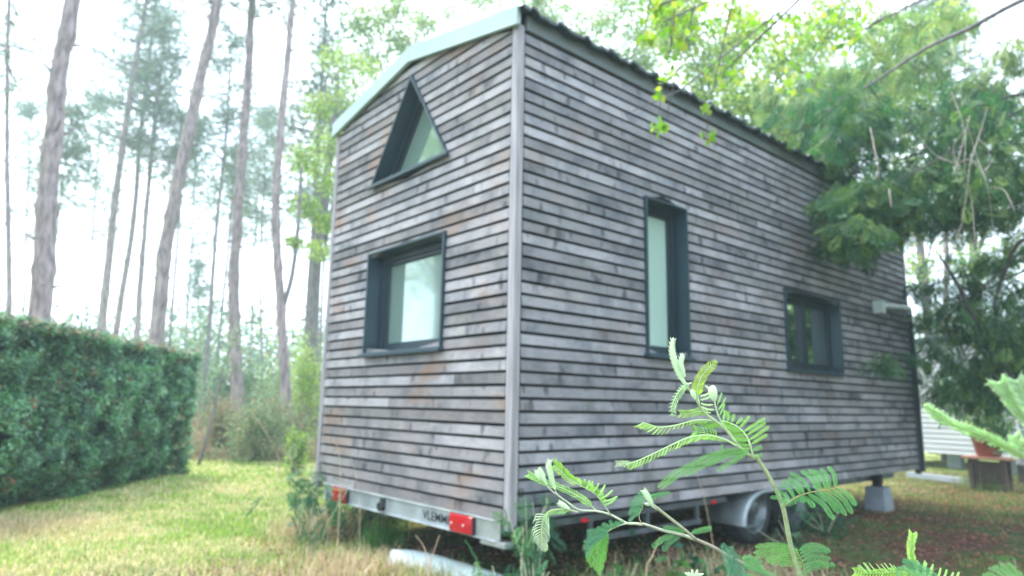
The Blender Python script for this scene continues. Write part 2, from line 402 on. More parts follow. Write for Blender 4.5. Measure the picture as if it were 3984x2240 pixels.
side = cladding(L_, [rectblock(*WB[:2], *WB[2:]), rectblock(*WC[:2], *WC[2:])], False, False)
fx = lambda y, z: (-ym, y, z)
ys = 2.5
mem = rect_ring(*WB, .02, ys, ZB + .01, HE, fx) + rect_ring(*WC, ys, L_ - .02, ZB + .01, HE, fx)
build_wall(side, lambda a, d, z: (-d, a, z), M_board2, mem)
build_wall(cladding(L_, [], False, False), lambda a, d, z: (-W_ + d, a, z), M_board2, [[(-W_ + ym, .02, ZB), (-W_ + ym, L_, ZB), (-W_ + ym, L_, HE), (-W_ + ym, .02, HE)]])
build_wall(cladding(W_, [], True, False), lambda a, d, z: (a - W_, L_ - d, z), M_board, [[(-W_ + .02, L_ - ym, ZB), (-.02, L_ - ym, ZB), (-.02, L_ - ym, HE), (-W_ / 2, L_ - ym, HR), (-W_ + .02, L_ - ym, HE)]])
mb = MB(); mb.box((-W_ + .02, .03, ZB + .005), (-.02, L_ - .03, ZB + .05)); mb.build('floor_deck', M_membrane, house)
for (x0, x1, y0, y1, m_) in ((-.056, .004, -.004, .052, M_post), (-W_ - .004, -W_ + .05, -.006, .05, M_post), (-.05, .006, L_ - .05, L_ + .012, M_anth_d), (-W_ - .004, -W_ + .05, L_ - .05, L_ + .006, M_post)):
    mb = MB(); mb.box((x0, y0, ZB - .055), (x1, y1, HE + .02)); mb.build('corner_post', m_, house, bevel=.004)
# roof: ribbed sheets on both slopes
def roof_sheet(sgn):
    """sgn +1 = slope towards +x"""
    mb = MB(); ridge = -W_ / 2; xe = .085 if sgn > 0 else -W_ - .085
    sl = (HE - HR) / (W_ / 2)
    def zt(x): return HR + .112 + sl * abs(x - ridge)
    ys_ = []; y = -.035
    prof = []
    while y < L_ + .06:
        for dy, h in ((0, 0), (.055, .0), (.08, .026), (.13, .026), (.155, 0), (.21, .0)):
            prof.append((y + dy, h))
        y += .21 + .04
    V = []; F = []
    for (yy, h) in prof:
        h2 = h * 1.0; rag = rng.uniform(-.015, .012)
        V += [(ridge, yy, zt(ridge) + h2), (xe + rag * sgn, yy, zt(xe) + h2), (xe + rag * sgn, yy, zt(xe) + h2 - .022), (ridge, yy, zt(ridge) + h2 - .022)]
    for i in range(len(prof) - 1):
        a = i * 4; b_ = a + 4
        F += [(a, b_, b_ + 1, a + 1), (a + 1, b_ + 1, b_ + 2, a + 2), (a + 2, b_ + 2, b_ + 3, a + 3)]
    mb.add(V, F); return mb.build('roof_sheet', M_roof, house)
roof_sheet(1); roof_sheet(-1)
mb = MB(); mb.add([(-W_ + .03, .035, HE), (-.03, .035, HE), (-.03, L_ - .035, HE), (-W_ + .03, L_ - .035, HE), (-W_ / 2, .035, HR), (-W_ / 2, L_ - .035, HR)], [(1, 2, 5, 4), (0, 4, 5, 3)])
mb.build('roof_deck', M_membrane, house)
def fascia(y0, y1):
    for s in (1, -1):
        xr = -W_ / 2; xe = .035 if s > 0 else -W_ - .035
        sl = (HE - HR) / (W_ / 2); zb = lambda x: HR - .004 + sl * abs(x - xr)
        mb = MB()
        a, b_ = (xr + .001 * s, xe)
        V = [(a, y0, zb(a)), (b_, y0, zb(b_)), (b_, y1, zb(b_)), (a, y1, zb(a)), (a, y0, zb(a) + .128), (b_, y0, zb(b_) + .128), (b_, y1, zb(b_) + .128), (a, y1, zb(a) + .128)]
        mb.hexa(V)
        # turned lip along the foot
        V = [(a, y0 - .006, zb(a) - .008), (b_, y0 - .006, zb(b_) - .008), (b_, y0 + .01, zb(b_) - .008), (a, y0 + .01, zb(a) - .008), (a, y0 - .006, zb(a) + .008), (b_, y0 - .006, zb(b_) + .008), (b_, y0 + .01, zb(b_) + .008), (a, y0 + .01, zb(a) + .008)]
        mb.hexa(V); mb.build('fascia', M_fascia, house, bevel=.003)
fascia(-.045, -.012); fascia(L_ + .012, L_ + .04)
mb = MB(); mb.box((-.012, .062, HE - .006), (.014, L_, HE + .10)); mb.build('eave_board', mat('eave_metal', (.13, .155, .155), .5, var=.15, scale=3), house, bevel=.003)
mb = MB(); mb.box((-W_ - .022, .062, HE - .012), (-W_ + .012, L_, HE + .10)); mb.build('eave_board', M_fascia, house, bevel=.003)

def ring_box(mb, f, a0, a1, z0, z1, t, d0, d1, bottom=None):
    """rectangular sleeve between depths d0 (outside) and d1; f(a,d,z)->world"""
    tb = t if bottom is None else bottom
    for (A0, A1, B0, B1) in ((a0, a0 + t, z0 + tb, z1 - t), (a1 - t, a1, z0 + tb, z1 - t), (a0, a1, z1 - t, z1), (a0, a1, z0, z0 + tb)):
        V = [f(A0, d0, B0), f(A1, d0, B0), f(A1, d1, B0), f(A0, d1, B0), f(A0, d0, B1), f(A1, d0, B1), f(A1, d1, B1), f(A0, d1, B1)]
        mb.hexa(V)
def window(f, a0, a1, z0, z1, paneM, mull=None, casew=.05, depth=.14, sill=.035):
    mb = MB(); ring_box(mb, f, a0, a1, z0, z1, .016, -.028, depth)
    fr = mb.build('window', M_anth, house, bevel=.002)
    mb = MB(); b = .016; ring_box(mb, f, a0 + b, a1 - b, z0 + b, z1 - b, .048, depth - .035, depth + .03)
    ring_box(mb, f, a0 + b + .048, a1 - b - .048, z0 + b + .048, z1 - b - .048, casew - .02, depth - .018, depth + .02)
    if mull is not None:
        V = [f(mull - .045, depth - .033, z0 + .06), f(mull + .045, depth - .033, z0 + .06), f(mull + .045, depth + .018, z0 + .06), f(mull - .045, depth + .018, z0 + .06),
             f(mull - .045, depth - .033, z1 - .06), f(mull + .045, depth - .033, z1 - .06), f(mull + .045, depth + .018, z1 - .06), f(mull - .045, depth + .018, z1 - .06)]
        mb.hexa(V)
    mb.build('frame', M_anth_d, fr, bevel=.003)
    spans = [(a0 + .05, a1 - .05)] if mull is None else [(a0 + .05, mull - .02), (mull + .02, a1 - .05)]
    for s0, s1 in spans:
        mb = MB(); V = [f(s0, depth + .006, z0 + .05), f(s1, depth + .006, z0 + .05), f(s1, depth + .014, z0 + .05), f(s0, depth + .014, z0 + .05),
             f(s0, depth + .006, z1 - .05), f(s1, depth + .006, z1 - .05), f(s1, depth + .014, z1 - .05), f(s0, depth + .014, z1 - .05)]
        mb.hexa(V); mb.build('pane', paneM, fr)
    mb = MB(); V = [f(a0 - .02, -.055, z0 - .022), f(a1 + .015, -.055, z0 - .022), f(a1 + .015, depth * .8, z0 + .017), f(a0 - .02, depth * .8, z0 + .017),
                    f(a0 - .02, -.055, z0 + .004), f(a1 + .015, -.055, z0 + .004), f(a1 + .015, depth * .8, z0 + .026), f(a0 - .02, depth * .8, z0 + .026)]
    mb.hexa(V); mb.build('sill', M_anth, fr, bevel=.003)
    return fr
ff = lambda a, d, z: (a, d, z)
fs = lambda a, d, z: (-d, a, z)
window(ff, *WA, M_pane)
window(fs, *WB, M_frost, casew=.04, depth=.12)
window(fs, *WC, M_pane_dark, mull=3.84, depth=.12)
# triangular window: sleeve, inner frame, pane
def tri_prism_ring(mb, T0, T1, d0, d1):
    """between outer triangle T0 and inner triangle T1, depth d0..d1"""
    for i in range(3):
        j = (i + 1) % 3
        V = [(T0[i][0], d0, T0[i][1]), (T0[j][0], d0, T0[j][1]), (T0[j][0], d1, T0[j][1]), (T0[i][0], d1, T0[i][1]),
             (T1[i][0], d0, T1[i][1]), (T1[j][0], d0, T1[j][1]), (T1[j][0], d1, T1[j][1]), (T1[i][0], d1, T1[i][1])]
        mb.hexa(V)
def inset(T, s):
    T = np.array(T); c = T.mean(0)
    a = np.linalg.norm(T[1] - T[2]); b = np.linalg.norm(T[0] - T[2]); cc = np.linalg.norm(T[0] - T[1])
    inc = (a * T[0] + b * T[1] + cc * T[2]) / (a + b + cc); per = (a + b + cc) / 2
    r = math.sqrt((per - a) * (per - b) * (per - cc) / per); return inc + (T - inc) * (1 - s / r)
T = [(tx0, tz0), (tx1, tz0), (txa, tza)]
mb = MB(); tri_prism_ring(mb, T, inset(T, .014), -.028, .16); tw = mb.build('window', M_anth, house)
mb = MB(); tri_prism_ring(mb, inset(T, .014), inset(T, .055), .10, .16); tri_prism_ring(mb, inset(T, .055), inset(T, .075), .125, .15); mb.build('frame', M_anth_d, tw)
Ti = inset(T, .05); mb = MB(); mb.add([(p[0], .14, p[1]) for p in Ti], [(0, 1, 2)]); mb.add([(p[0], .148, p[1]) for p in Ti], [(2, 1, 0)]); mb.build('pane', M_pane, tw)
mb = MB(); mb.box((tx0 - .03, -.05, tz0 - .022), (tx1 + .03, -.024, tz0 + .004)); mb.build('sill', M_anth, tw, bevel=.003)

# trailer
mb = MB(); mb.box((-2.3, -.012, ZB - .118), (-.10, .02, ZB - .006)); mb.box((-2.3, -.03, ZB - .122), (-.10, .02, ZB - .115)); mb.box((-2.3, -.03, ZB - .010), (-.10, .02, ZB - .003))
beam = mb.build('rear_beam', mat('painted_steel', (.40, .45, .48), .45, metal=.25, var=.25, scale=6), house, bevel=.002)
txt = bpy.data.curves.new('lettering', 'FONT'); txt.body = "VLEMMIX"; txt.size = .082; txt.extrude = .0012; txt.offset = .0004
to = bpy.data.objects.new('lettering_source', txt); COL.objects.link(to)
dg = bpy.context.evaluated_depsgraph_get(); tm = bpy.data.meshes.new_from_object(to.evaluated_get(dg)); bpy.data.objects.remove(to)
tv = np.zeros(len(tm.vertices) * 3); tm.vertices.foreach_get('co', tv); tv = tv.reshape(-1, 3)
sx_ = 0.36 / (tv[:, 0].max() - tv[:, 0].min())
tw3 = np.stack([-.858 + tv[:, 0] * sx_, -.0135 - tv[:, 2], ZB - .092 + tv[:, 1] * .98], 1)
tm.vertices.foreach_set('co', tw3.astype(np.float32).ravel()); tm.materials.clear(); tm.materials.append(M_black); tm.update()
link('lettering', tm, beam)
mb = MB(); mb.tube([(-1.36, -.014, ZB - .075), (-1.36, -.05, ZB - .075)], .032, 12); mb.box((-1.385, -.03, ZB - .08), (-1.335, -.012, ZB - .02)); mb.build('socket', M_black, house)
def tail_light(x0, x1):
    mb = MB(); z0, z1 = ZB - .118, ZB - .004
    mb.box((x0, -.035, z0), (x1, -.013, z1)); h = mb.build('tail_light', M_black, house, bevel=.004)
    mb = MB(); n = 10
    V = []; F = []
    for i in range(n + 1):
        u = i / n; x = x0 + .006 + (x1 - x0 - .012) * u; b = .022 * (1 - (2 * u - 1) ** 4)
        V += [(x, -.036, z0 + .006), (x, -.042 - b, z0 + .012), (x, -.045 - b, (z0 + z1) / 2), (x, -.042 - b, z1 - .010), (x, -.036, z1 - .006)]
    for i in range(n):
        for k in range(4): a = i * 5 + k; F.append((a, a + 5, a + 6, a + 1))
    F += [(0, 1, 2, 3, 4), tuple(n * 5 + k for k in (4, 3, 2, 1, 0))]
    mb.add(V, F); mb.build('lens', M_red, h, smooth=False)
    for u in (.25, .75):
        mb = MB(); mb.tube([(x0 + (x1 - x0) * u, -.064, (z0 + z1) / 2), (x0 + (x1 - x0) * u, -.069, (z0 + z1) / 2)], .006, 8); mb.build('screw', M_white, h)
tail_light(-.528, -.292); tail_light(-2.10, -1.87)
mb = MB(); mb.box((-.24, -.02, ZB - .15), (-.02, .05, ZB - .118)); mb.box((-.285, -.018, ZB - .112), (-.066, -.0125, ZB - .012)); mb.build('bumper_end', M_galv, house, bevel=.003)
mb = MB()
for x in (-.32, -W_ + .32): mb.box((x - .04, .05, ZB - .12), (x + .04, L_ - .05, ZB - .002))
for y in (.9, 1.9, 4.3, 5.3): mb.box((-W_ + .36, y - .03, ZB - .10), (-.36, y + .03, ZB - .004))
mb.box((-.10, .35, ZB - .07), (-.05, 2.3, ZB - .03)); mb.box((-.08, .7, ZB - .20), (-.05, 1.95, ZB - .165))
for y in (.72, 1.3, 1.9): mb.box((-.08, y, ZB - .165), (-.055, y + .03, ZB - .06))
mb.build('chassis', M_steel_d, house)
for (y) in (.62, 2.05):
    mb = MB(); mb.box((-.012, y - .03, ZB - .062), (.002, y + .03, ZB - .036)); mb.build('marker_light', M_red, house, bevel=.004)
def lathe(cx, y, z, prof, n=36):
    """prof (x offset, radius) about an axis along x"""
    V = []; F = []
    for (dx, r) in prof:
        for k in range(n): V.append((cx + dx, y + r * math.cos(2 * pi * k / n), z + r * math.sin(2 * pi * k / n)))
    for i in range(len(prof) - 1):
        for k in range(n): F.append((i * n + k, i * n + (k + 1) % n, (i + 1) * n + (k + 1) % n, (i + 1) * n + k))
    return V, F
for sx0, sg in ((-.10, 1), (-W_ + .10, -1)):
    for y in (2.80, 3.50):
        zc, R = .285, .292
        mb = MB(); V, F = lathe(sx0 - .09 * sg, y, zc, [(.075 * sg, R - .10), (.088 * sg, R - .06), (.085 * sg, R - .02), (.065 * sg, R), (-.065 * sg, R), (-.085 * sg, R - .02), (-.085 * sg, R - .1)]); mb.add(V, F)
        for k in range(40):
            a = 2 * pi * k / 40; mb.tube([(sx0 - .09 * sg + .06 * sg, y + (R + .001) * math.cos(a), zc + (R + .001) * math.sin(a)), (sx0 - .09 * sg - .06 * sg, y + (R + .001) * math.cos(a + .05), zc + (R + .001) * math.sin(a + .05))], .006, 4)
        wh = mb.build('wheel', M_black, house, smooth=True)
        mb = MB(); V, F = lathe(sx0 - .09 * sg, y, zc, [(.084 * sg, .205), (.092 * sg, .20), (.08 * sg, .19), (.045 * sg, .175), (.03 * sg, .15), (.055 * sg, .10), (.06 * sg, .075), (.085 * sg, .06), (.088 * sg, .035), (.088 * sg, .002)]); mb.add(V, F)
        for k in range(4):
            a = 2 * pi * k / 4 + .3; mb.tube([(sx0 - .09 * sg + .055 * sg, y + .085 * math.cos(a), zc + .085 * math.sin(a)), (sx0 - .09 * sg + .075 * sg, y + .085 * math.cos(a), zc + .085 * math.sin(a))], .011, 6)
        mb.build('rim', M_alu, wh, smooth=True)
    # mudguard: strip over both wheels
    P = []; R = .36; zc = .20
    for a in np.linspace(pi * 1.02, pi * .5, 10): P.append((2.80 + R * math.cos(a), zc + (R - .11) * math.sin(a) + .0))
    for a in np.linspace(pi * .5, -pi * .02, 10): P.append((3.50 + R * math.cos(a), zc + (R - .11) * math.sin(a)))
    V = []; F = []; xo = sx0 + .115 * sg; xi = sx0 - .22 * sg
    for (y, z) in P:
        cy_, cz_ = (min(max(y, 2.80), 3.50), zc); ny, nz = y - cy_, z - cz_; l = math.hypot(ny, nz) + 1e-9; ny /= l; nz /= l
        V += [(xo, y - ny * .035, z - nz * .035), (xo + .004 * sg, y - ny * .012, z - nz * .012), (xo - .02 * sg, y, z), (xi, y, z), (xi, y - ny * .004, z - nz * .004), (xo - .02 * sg, y - ny * .004, z - nz * .004)]
    for i in range(len(P) - 1):
        for k in range(6): a = i * 6 + k; b_ = i * 6 + (k + 1) % 6; F.append((a, b_, b_ + 6, a + 6))
    mb = MB(); mb.add(V, F); mb.build('mudguard', M_guard, house, smooth=True)
# jack leg, pipes
mb = MB(); mb.tube([(-.22, 5.62, ZB), (-.24, 5.70, .27)], [.075, .05], 10); mb.build('support_leg', M_black, house)
p1 = PV(2212, 768, 1); d = rayd(2212, 768); a1 = CAM + d * ((.05 - CAM[0]) / d[0]); d = rayd(2285, 775); a2 = CAM + d * ((.05 - CAM[0]) / d[0])
mb = MB(); mb.tube([a1, a2, a2 + np.array([0, .03, -.06]), ], [.032, .032, .03], 10); mb.box((0, a1[1] - .06, a1[2] - .09), (.10, a1[1] + .03, a1[2] + .045)); mb.build('pipe', M_pvc, house)
mb = MB(); mb.tube([a2 + np.array([0, .03, -.05]), np.array([a2[0], a2[1] + .04, ZB - .02])], [.026, .026], 10); mb.build('downpipe', M_anth_d, house)

# ------------------------------------------------------------------ hedge
HA, HB = np.array([-2.2, -3.95]), np.array([-7.75, 0.50]); hd = (HB - HA) / np.linalg.norm(HB - HA); hn = np.array([-hd[1], hd[0]]);
if hn @ np.array([.63, .78]) < 0: hn = -hn
hl = np.linalg.norm(HB - HA); HT = 0.85
hedge = empty('hedge', (*(HA + HB) / 2, 0), 'long clipped dark green hedge beside the lawn', 'hedge')
def hz_top(u): return 1.88 - .10 * u / hl
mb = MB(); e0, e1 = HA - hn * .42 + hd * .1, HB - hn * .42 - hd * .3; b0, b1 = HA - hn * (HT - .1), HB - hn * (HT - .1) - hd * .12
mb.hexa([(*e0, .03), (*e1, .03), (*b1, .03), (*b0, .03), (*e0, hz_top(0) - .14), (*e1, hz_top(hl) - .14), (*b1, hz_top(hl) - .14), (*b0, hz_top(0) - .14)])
mb.build('light_block_core', M_hedge_in, hedge)  # solid dark box added inside the leaves to block light
def hedge_leaves():
    ns = 8200; per = 24
    u = rng.uniform(0, hl, ns); face = rng.rand(ns); v = rng.rand(ns)
    f1 = face < .70; f2 = (face >= .70) & (face < .90); f3 = face >= .90
    z = v * hz_top(u) * .97 + .03
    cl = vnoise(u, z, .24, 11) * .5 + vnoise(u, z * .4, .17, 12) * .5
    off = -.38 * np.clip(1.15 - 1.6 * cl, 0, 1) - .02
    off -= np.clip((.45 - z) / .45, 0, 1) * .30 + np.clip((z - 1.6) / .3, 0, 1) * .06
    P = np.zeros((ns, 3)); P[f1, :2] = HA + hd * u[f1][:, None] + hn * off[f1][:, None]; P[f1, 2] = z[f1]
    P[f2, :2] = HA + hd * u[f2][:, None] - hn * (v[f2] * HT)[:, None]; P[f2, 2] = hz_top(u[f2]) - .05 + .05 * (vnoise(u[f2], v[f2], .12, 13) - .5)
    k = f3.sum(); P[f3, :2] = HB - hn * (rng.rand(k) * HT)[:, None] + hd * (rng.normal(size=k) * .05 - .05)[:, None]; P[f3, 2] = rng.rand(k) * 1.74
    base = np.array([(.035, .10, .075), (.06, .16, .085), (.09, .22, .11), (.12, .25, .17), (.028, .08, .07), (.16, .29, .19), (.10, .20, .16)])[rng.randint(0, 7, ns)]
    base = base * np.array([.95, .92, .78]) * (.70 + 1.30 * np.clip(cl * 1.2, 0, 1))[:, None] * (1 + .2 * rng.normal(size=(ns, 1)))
    brn = rng.rand(ns) < .02; base[brn] = (.30, .15, .09)
    Ds = unit(randdir(ns) * .8 + np.array([hn[0] * .7, hn[1] * .7, -.25]))
    I_ = np.repeat(np.arange(ns), per); n = len(I_)
    C = P[I_] + rng.normal(size=(n, 3)) * .030; D = unit(Ds[I_] + randdir(n) * .55); c1 = base[I_] * (1 + .15 * rng.normal(size=(n, 1)))
    tp = (C[:, 2] > hz_top(0) - .13) & (rng.rand(n) < .4); c1[tp] = np.array([.36, .29, .20]) * (1 + .2 * rng.normal(size=(tp.sum(), 1)))
    S = unit(np.cross(D, randdir(n))); V, F = quads(C, D, S, rng.uniform(.035, .075, n), rng.uniform(.014, .030, n))
    npmesh('leaves', V, F, M_hedge, hedge, col=np.clip(c1, .004, .6))
hedge_leaves()

# ------------------------------------------------------------------ pines
def tuft_crown(z0, z1, R, nb, seed, tuftn=13, dens=21):
    """needle crown around the origin axis from height z0 to z1; returns V,F,col and branch tubes"""
    r = np.random.RandomState(seed); Cs = []; Ds = []; mb = MB()
    for i in range(nb):
        f = r.rand() ** .8; z = z0 + (z1 - z0) * f; a = r.rand() * 2 * pi
        ln = R * (1 - .75 * f) * r.uniform(.5, 1.1) * (.55 + .45 * min(1, f * 5)); rise = r.uniform(.0, .55)
        p0 = np.array([0, 0, z]); p1 = p0 + ln * np.array([math.cos(a), math.sin(a), rise * .6]); pm = (p0 + p1) / 2 + np.array([0, 0, -.08 * ln])
        mb.tube([p0, pm, p1], [.03, .02, .008], 5, cap=False)
        for k in range(dens):
            s = .35 + .65 * r.rand(); q = (1 - s) ** 2 * p0 + 2 * s * (1 - s) * pm + s * s * p1 + r.normal(size=3) * np.array([.42, .42, .32]) * (.4 + .3 * ln)
            d0 = unit(r.normal(size=3) * .6 + (p1 - p0) / ln * .8 + np.array([0, 0, .4]))
            for t in range(tuftn):
                dd = unit(d0 + r.normal(size=3) * .55); Ds.append(dd); Cs.append(q + dd * .09)
    C = np.array(Cs); D = np.array(Ds); n = len(C); S = unit(np.cross(D, r.normal(size=(n, 3))))
    V, F = quads(C, D, S, r.uniform(.12, .22, n), r.uniform(.012, .022, n))
    base = np.array([(.16, .22, .17), (.20, .26, .18), (.13, .19, .16), (.24, .28, .19)])[r.randint(0, 4, n)] * (1 + .15 * r.normal(size=(n, 1)))
    return V, F, np.clip(base, .01, .5), mb
CROWNS = {}
def pine(pts, D, wpx, label, H, crown, seed, stubs=5, z0=None, bark=None, group='pines beyond the hedge', fork=None):
    P = [PV(x, y, D) for x, y in pts]                       # bottom to top
    d = P[1] - P[0]; base = P[0] - d * (P[0][2] / d[2]) if abs(d[2]) > 1e-6 else P[0]
    base = P[0] * 1.0; base[:2] = P[0][:2] - d[:2] / d[2] * P[0][2] * .5; base[2] = -.05
    d = P[-1] - P[-2]; top = P[-1] + d / d[2] * max(H - P[-1][2], .5); top[:2] = P[-1][:2] + (top[:2] - P[-1][:2]) * .6
    depth = float((P[len(P) // 2] - CAM) @ cw); r0 = wpx * .88 / 2 / FD * depth
    path = curve([base] + P + [top], 90); r = np.random.RandomState(seed)
    path[1:-1, :2] += np.interp(np.arange(88), np.linspace(0, 88, 24), r.normal(size=24))[:, None] * r0 * .05
    zz = path[:, 2] / H; R = r0 * (1.18 - .75 * np.clip(zz, 0, 1)) * (1 + .35 * np.exp(-path[:, 2] / .35)); R *= 1 + .012 * r.normal(size=len(R))
    o = empty('pine_tree', base, label, 'pine tree', group)
    for kz in np.arange(1.2, H * .75, 1.0 if D < 18 else 1.6) + r.uniform(-.15, .15): R = R * (1 + .22 * np.exp(-((path[:, 2] - kz) / .10) ** 2))
    mb = MB(); mb.tube(path, R, 12)
    for kz in np.arange(1.4, H * .75, 1.15):
        kz += r.uniform(-.3, .3); i = min(np.searchsorted(path[:, 2], kz), len(path) - 1); p = path[i - 1] + (path[i] - path[i - 1]) * ((kz - path[i - 1][2]) / (path[i][2] - path[i - 1][2] + 1e-9))
        for _ in range(2 if D < 18 else 0):
            a = r.rand() * 6.28; mb.tube([p, p + np.array([math.cos(a), math.sin(a), .35]) * r0 * r.uniform(1.3, 2.0)], [r0 * .25, r0 * .12], 5)
    mb.build('trunk', bark or M_bark, o, smooth=True)
    def at(z):
        i = np.searchsorted(path[:, 2], z); i = min(max(i, 1), len(path) - 1); a, b_ = path[i - 1], path[i]; f = (z - a[2]) / (b_[2] - a[2] + 1e-9); return a + (b_ - a) * f
    for k in range(stubs):
        z = r.uniform(.28, .62) * H; p = at(z); a = r.rand() * 2 * pi; ln = r.uniform(.35, 1.5) * (1 if D > 14 else .7)
        q = p + ln * np.array([math.cos(a), math.sin(a), r.uniform(-.1, .5)]); m_ = (p + q) / 2 + r.normal(size=3) * .08
        mb = MB(); mb.tube([p, m_, q], [r0 * .16 + .008, .012, .004], 5); mb.build('branch', M_bark2, o)
    if fork:
        Q = [PV(x, y, D) for x, y in fork]; mb = MB(); mb.tube(curve(Q, 10), np.linspace(r0 * .65, r0 * .4, 10), 8); mb.build('branch', M_bark2, o, smooth=True)
    if crown:
        zc0 = z0 if z0 is not None else H * .55
        key = (crown, round(H - zc0))
        if key not in CROWNS: CROWNS[key] = tuft_crown(0, H - zc0, *{'wide': (2.8, 70), 'mid': (2.1, 60), 'thin': (1.3, 34)}[crown], seed)
        V, F, c, bm_ = CROWNS[key]; pa, pb = at(zc0), path[-1]; ang = r.rand() * 6.28
        sh = (pb[:2] - pa[:2]) / (pb[2] - pa[2]); ca, sa = math.cos(ang), math.sin(ang)
        def tr(V): V = np.array(V); W = V.copy(); W[:, 0] = V[:, 0] * ca - V[:, 1] * sa; W[:, 1] = V[:, 0] * sa + V[:, 1] * ca; W[:, :2] += pa[:2] + sh * V[:, 2:3]; W[:, 2] += zc0; return W
        npmesh('crown', tr(V), F, M_needle, o, col=c)
        npmesh('limb', tr(bm_.V), bm_.F, M_bark2, o)
    return o
pine([(22, 780), (18, 400), (22, 30)], 15, 13, 'thin dark pine stem at the far left edge of the view', 15, 'thin', 1, z0=7.5)
pine([(102, 790), (125, 430), (152, 160), (185, -10)], 10.5, 50, 'thickest pine trunk, pinkish and close behind the hedge', 15, 'wide', 2, 6, z0=9.5)
pine([(136, 640), (160, 430), (180, 300)], 20, 6, 'hair-thin young tree just right of the thickest pine', 10, 'thin', 3, 3, z0=6.5, bark=M_bark2)
pine([(255, 830), (290, 500), (330, 220), (368, 0)], 22, 21, 'slender pine, left one of the three leaning side by side above the hedge', 17, 'wide', 4, z0=9)
pine([(290, 840), (335, 560), (352, 350), (378, 120)], 24, 16, 'slender pine, middle one of the three leaning side by side above the hedge', 17, 'mid', 5, z0=9.5)
pine([(343, 855), (358, 640), (375, 450), (398, 230)], 23, 16, 'dark slender pine, right one of the three leaning side by side above the hedge', 15, 'mid', 6, z0=8.5)
pine([(392, 868), (420, 600), (465, 380), (510, 170), (548, 0)], 15, 36, 'strongly leaning thick pinkish pine standing over the middle of the hedge', 17, 'wide', 7, 7, z0=10.5)
pine([(425, 870), (450, 560), (462, 430)], 24, 8, 'thin stem tucked behind the strongly leaning pine', 12, 'thin', 8, 3, z0=8, bark=M_bark2)
pine([(503, 870), (498, 700), (500, 560)], 34, 5, 'very thin distant stem between the leaning pine and the straight one', 9, 'thin', 9, 3, z0=4.5, bark=M_bark2)
pine([(522, 880), (545, 560), (566, 380), (575, 240)], 24, 11, 'thin dark pine with bushy upper part left of the straight thick pine', 14, 'mid', 10, z0=8.5, bark=M_bark2)
pine([(548, 880), (572, 640), (590, 420)], 27, 8, 'thin dark stem pressed against the left side of the straight thick pine', 12, 'thin', 11, z0=8, bark=M_bark2)
pine([(597, 1000), (588, 700), (606, 430), (625, 170), (634, 0)], 16, 29, 'straight thick pine beyond the far end of the hedge', 17, 'mid', 12, 7, z0=10.5)
pine([(718, 1000), (706, 780), (694, 520), (708, 300), (736, 0)], 15, 24, 'forked pine standing nearest the wooden house', 16, 'mid', 13, 6, z0=10.5, fork=[(712, 770), (735, 690), (750, 560), (758, 420)])
pine([(768, 935), (778, 720), (790, 560), (797, 420)], 19, 15, 'dark trunk close beside the left corner of the house', 14, 'mid', 14, z0=5.8, bark=M_bark2)
pine([(805, 900), (812, 700), (822, 560)], 24, 8, 'thin dark trunk half hidden by the left corner of the house', 13, 'mid', 15, z0=6, bark=M_bark2)
for q, D_, w_, lab, sd in (([(215, 830), (235, 560), (250, 330)], 33, 6, 'faint far pine between the thickest pine and the three slender ones', 41), ([(465, 870), (480, 640), (492, 420)], 36, 6, 'faint far pine right behind the strongly leaning one', 42), ([(630, 900), (640, 640), (652, 430)], 34, 6, 'faint far pine just right of the straight thick one', 43), ([(60, 780), (66, 560), (74, 350)], 34, 6, 'faint far pine just left of the thickest one', 44)):
    pine(q, D_, w_, lab, 17, 'wide', sd, 4, z0=8.5, bark=M_bark2)
pine([(660, 960), (655, 700), (662, 500)], 30, 7, 'thin distant pine between the straight pine and the forked pine', 14, 'mid', 16, z0=8, bark=M_bark2)

# ------------------------------------------------------------------ broadleaf / feathery foliage
def clump_pts(cl, per):
    C = []; Rr = []
    for (x, y, r, D, *k) in cl:
        n = int(per * (k[0] if k else 1)); R = r / FD * D; c = PV(x, y, D)
        q = unit(rng.normal(size=(n, 3))) * (rng.rand(n, 1) ** .45) * R * np.array([1, 1, .8]); C.append(c + q); Rr += [R] * n
    return np.vstack(C)
def limbs(parent, base, trunk_top, targets, r0, m, name='limb', sub=3):
    mb = MB(); b = np.array(base, float); t = np.array(trunk_top, float)
    mb.tube(curve([b, (b + t) / 2 + rng.normal(size=3) * .12, t], 12), np.linspace(r0 * 1.2, r0 * .6, 12), 10); mb.build('trunk', m, parent, smooth=True)
    mb = MB()
    for q in targets:
        q = np.array(q); f = rng.uniform(.45, .95); s = b + (t - b) * f
        mid = (s + q) / 2 + np.array([0, 0, .12 * np.linalg.norm(q - s)]) + rng.normal(size=3) * .05
        mb.tube(curve([s, mid, q], 9), np.linspace(r0 * .3, .006, 9), 5)
        for _ in range(sub):
            e = q + rng.normal(size=3) * .3; mb.tube([(mid + q) / 2, (q + e) / 2, e], [.008, .005, .003], 4)
    mb.build(name, m, parent, smooth=True)
LG = [(.30, .44, .09), (.38, .50, .11), (.22, .36, .08), (.44, .50, .14), (.17, .30, .08)]
GRN_ = [(.08, .16, .05), (.12, .20, .07)]
DK_ = [(.06, .13, .07), (.09, .18, .09)]
LP = [(.30, .38, .15), (.24, .32, .13), (.34, .39, .18), (.18, .26, .11)]
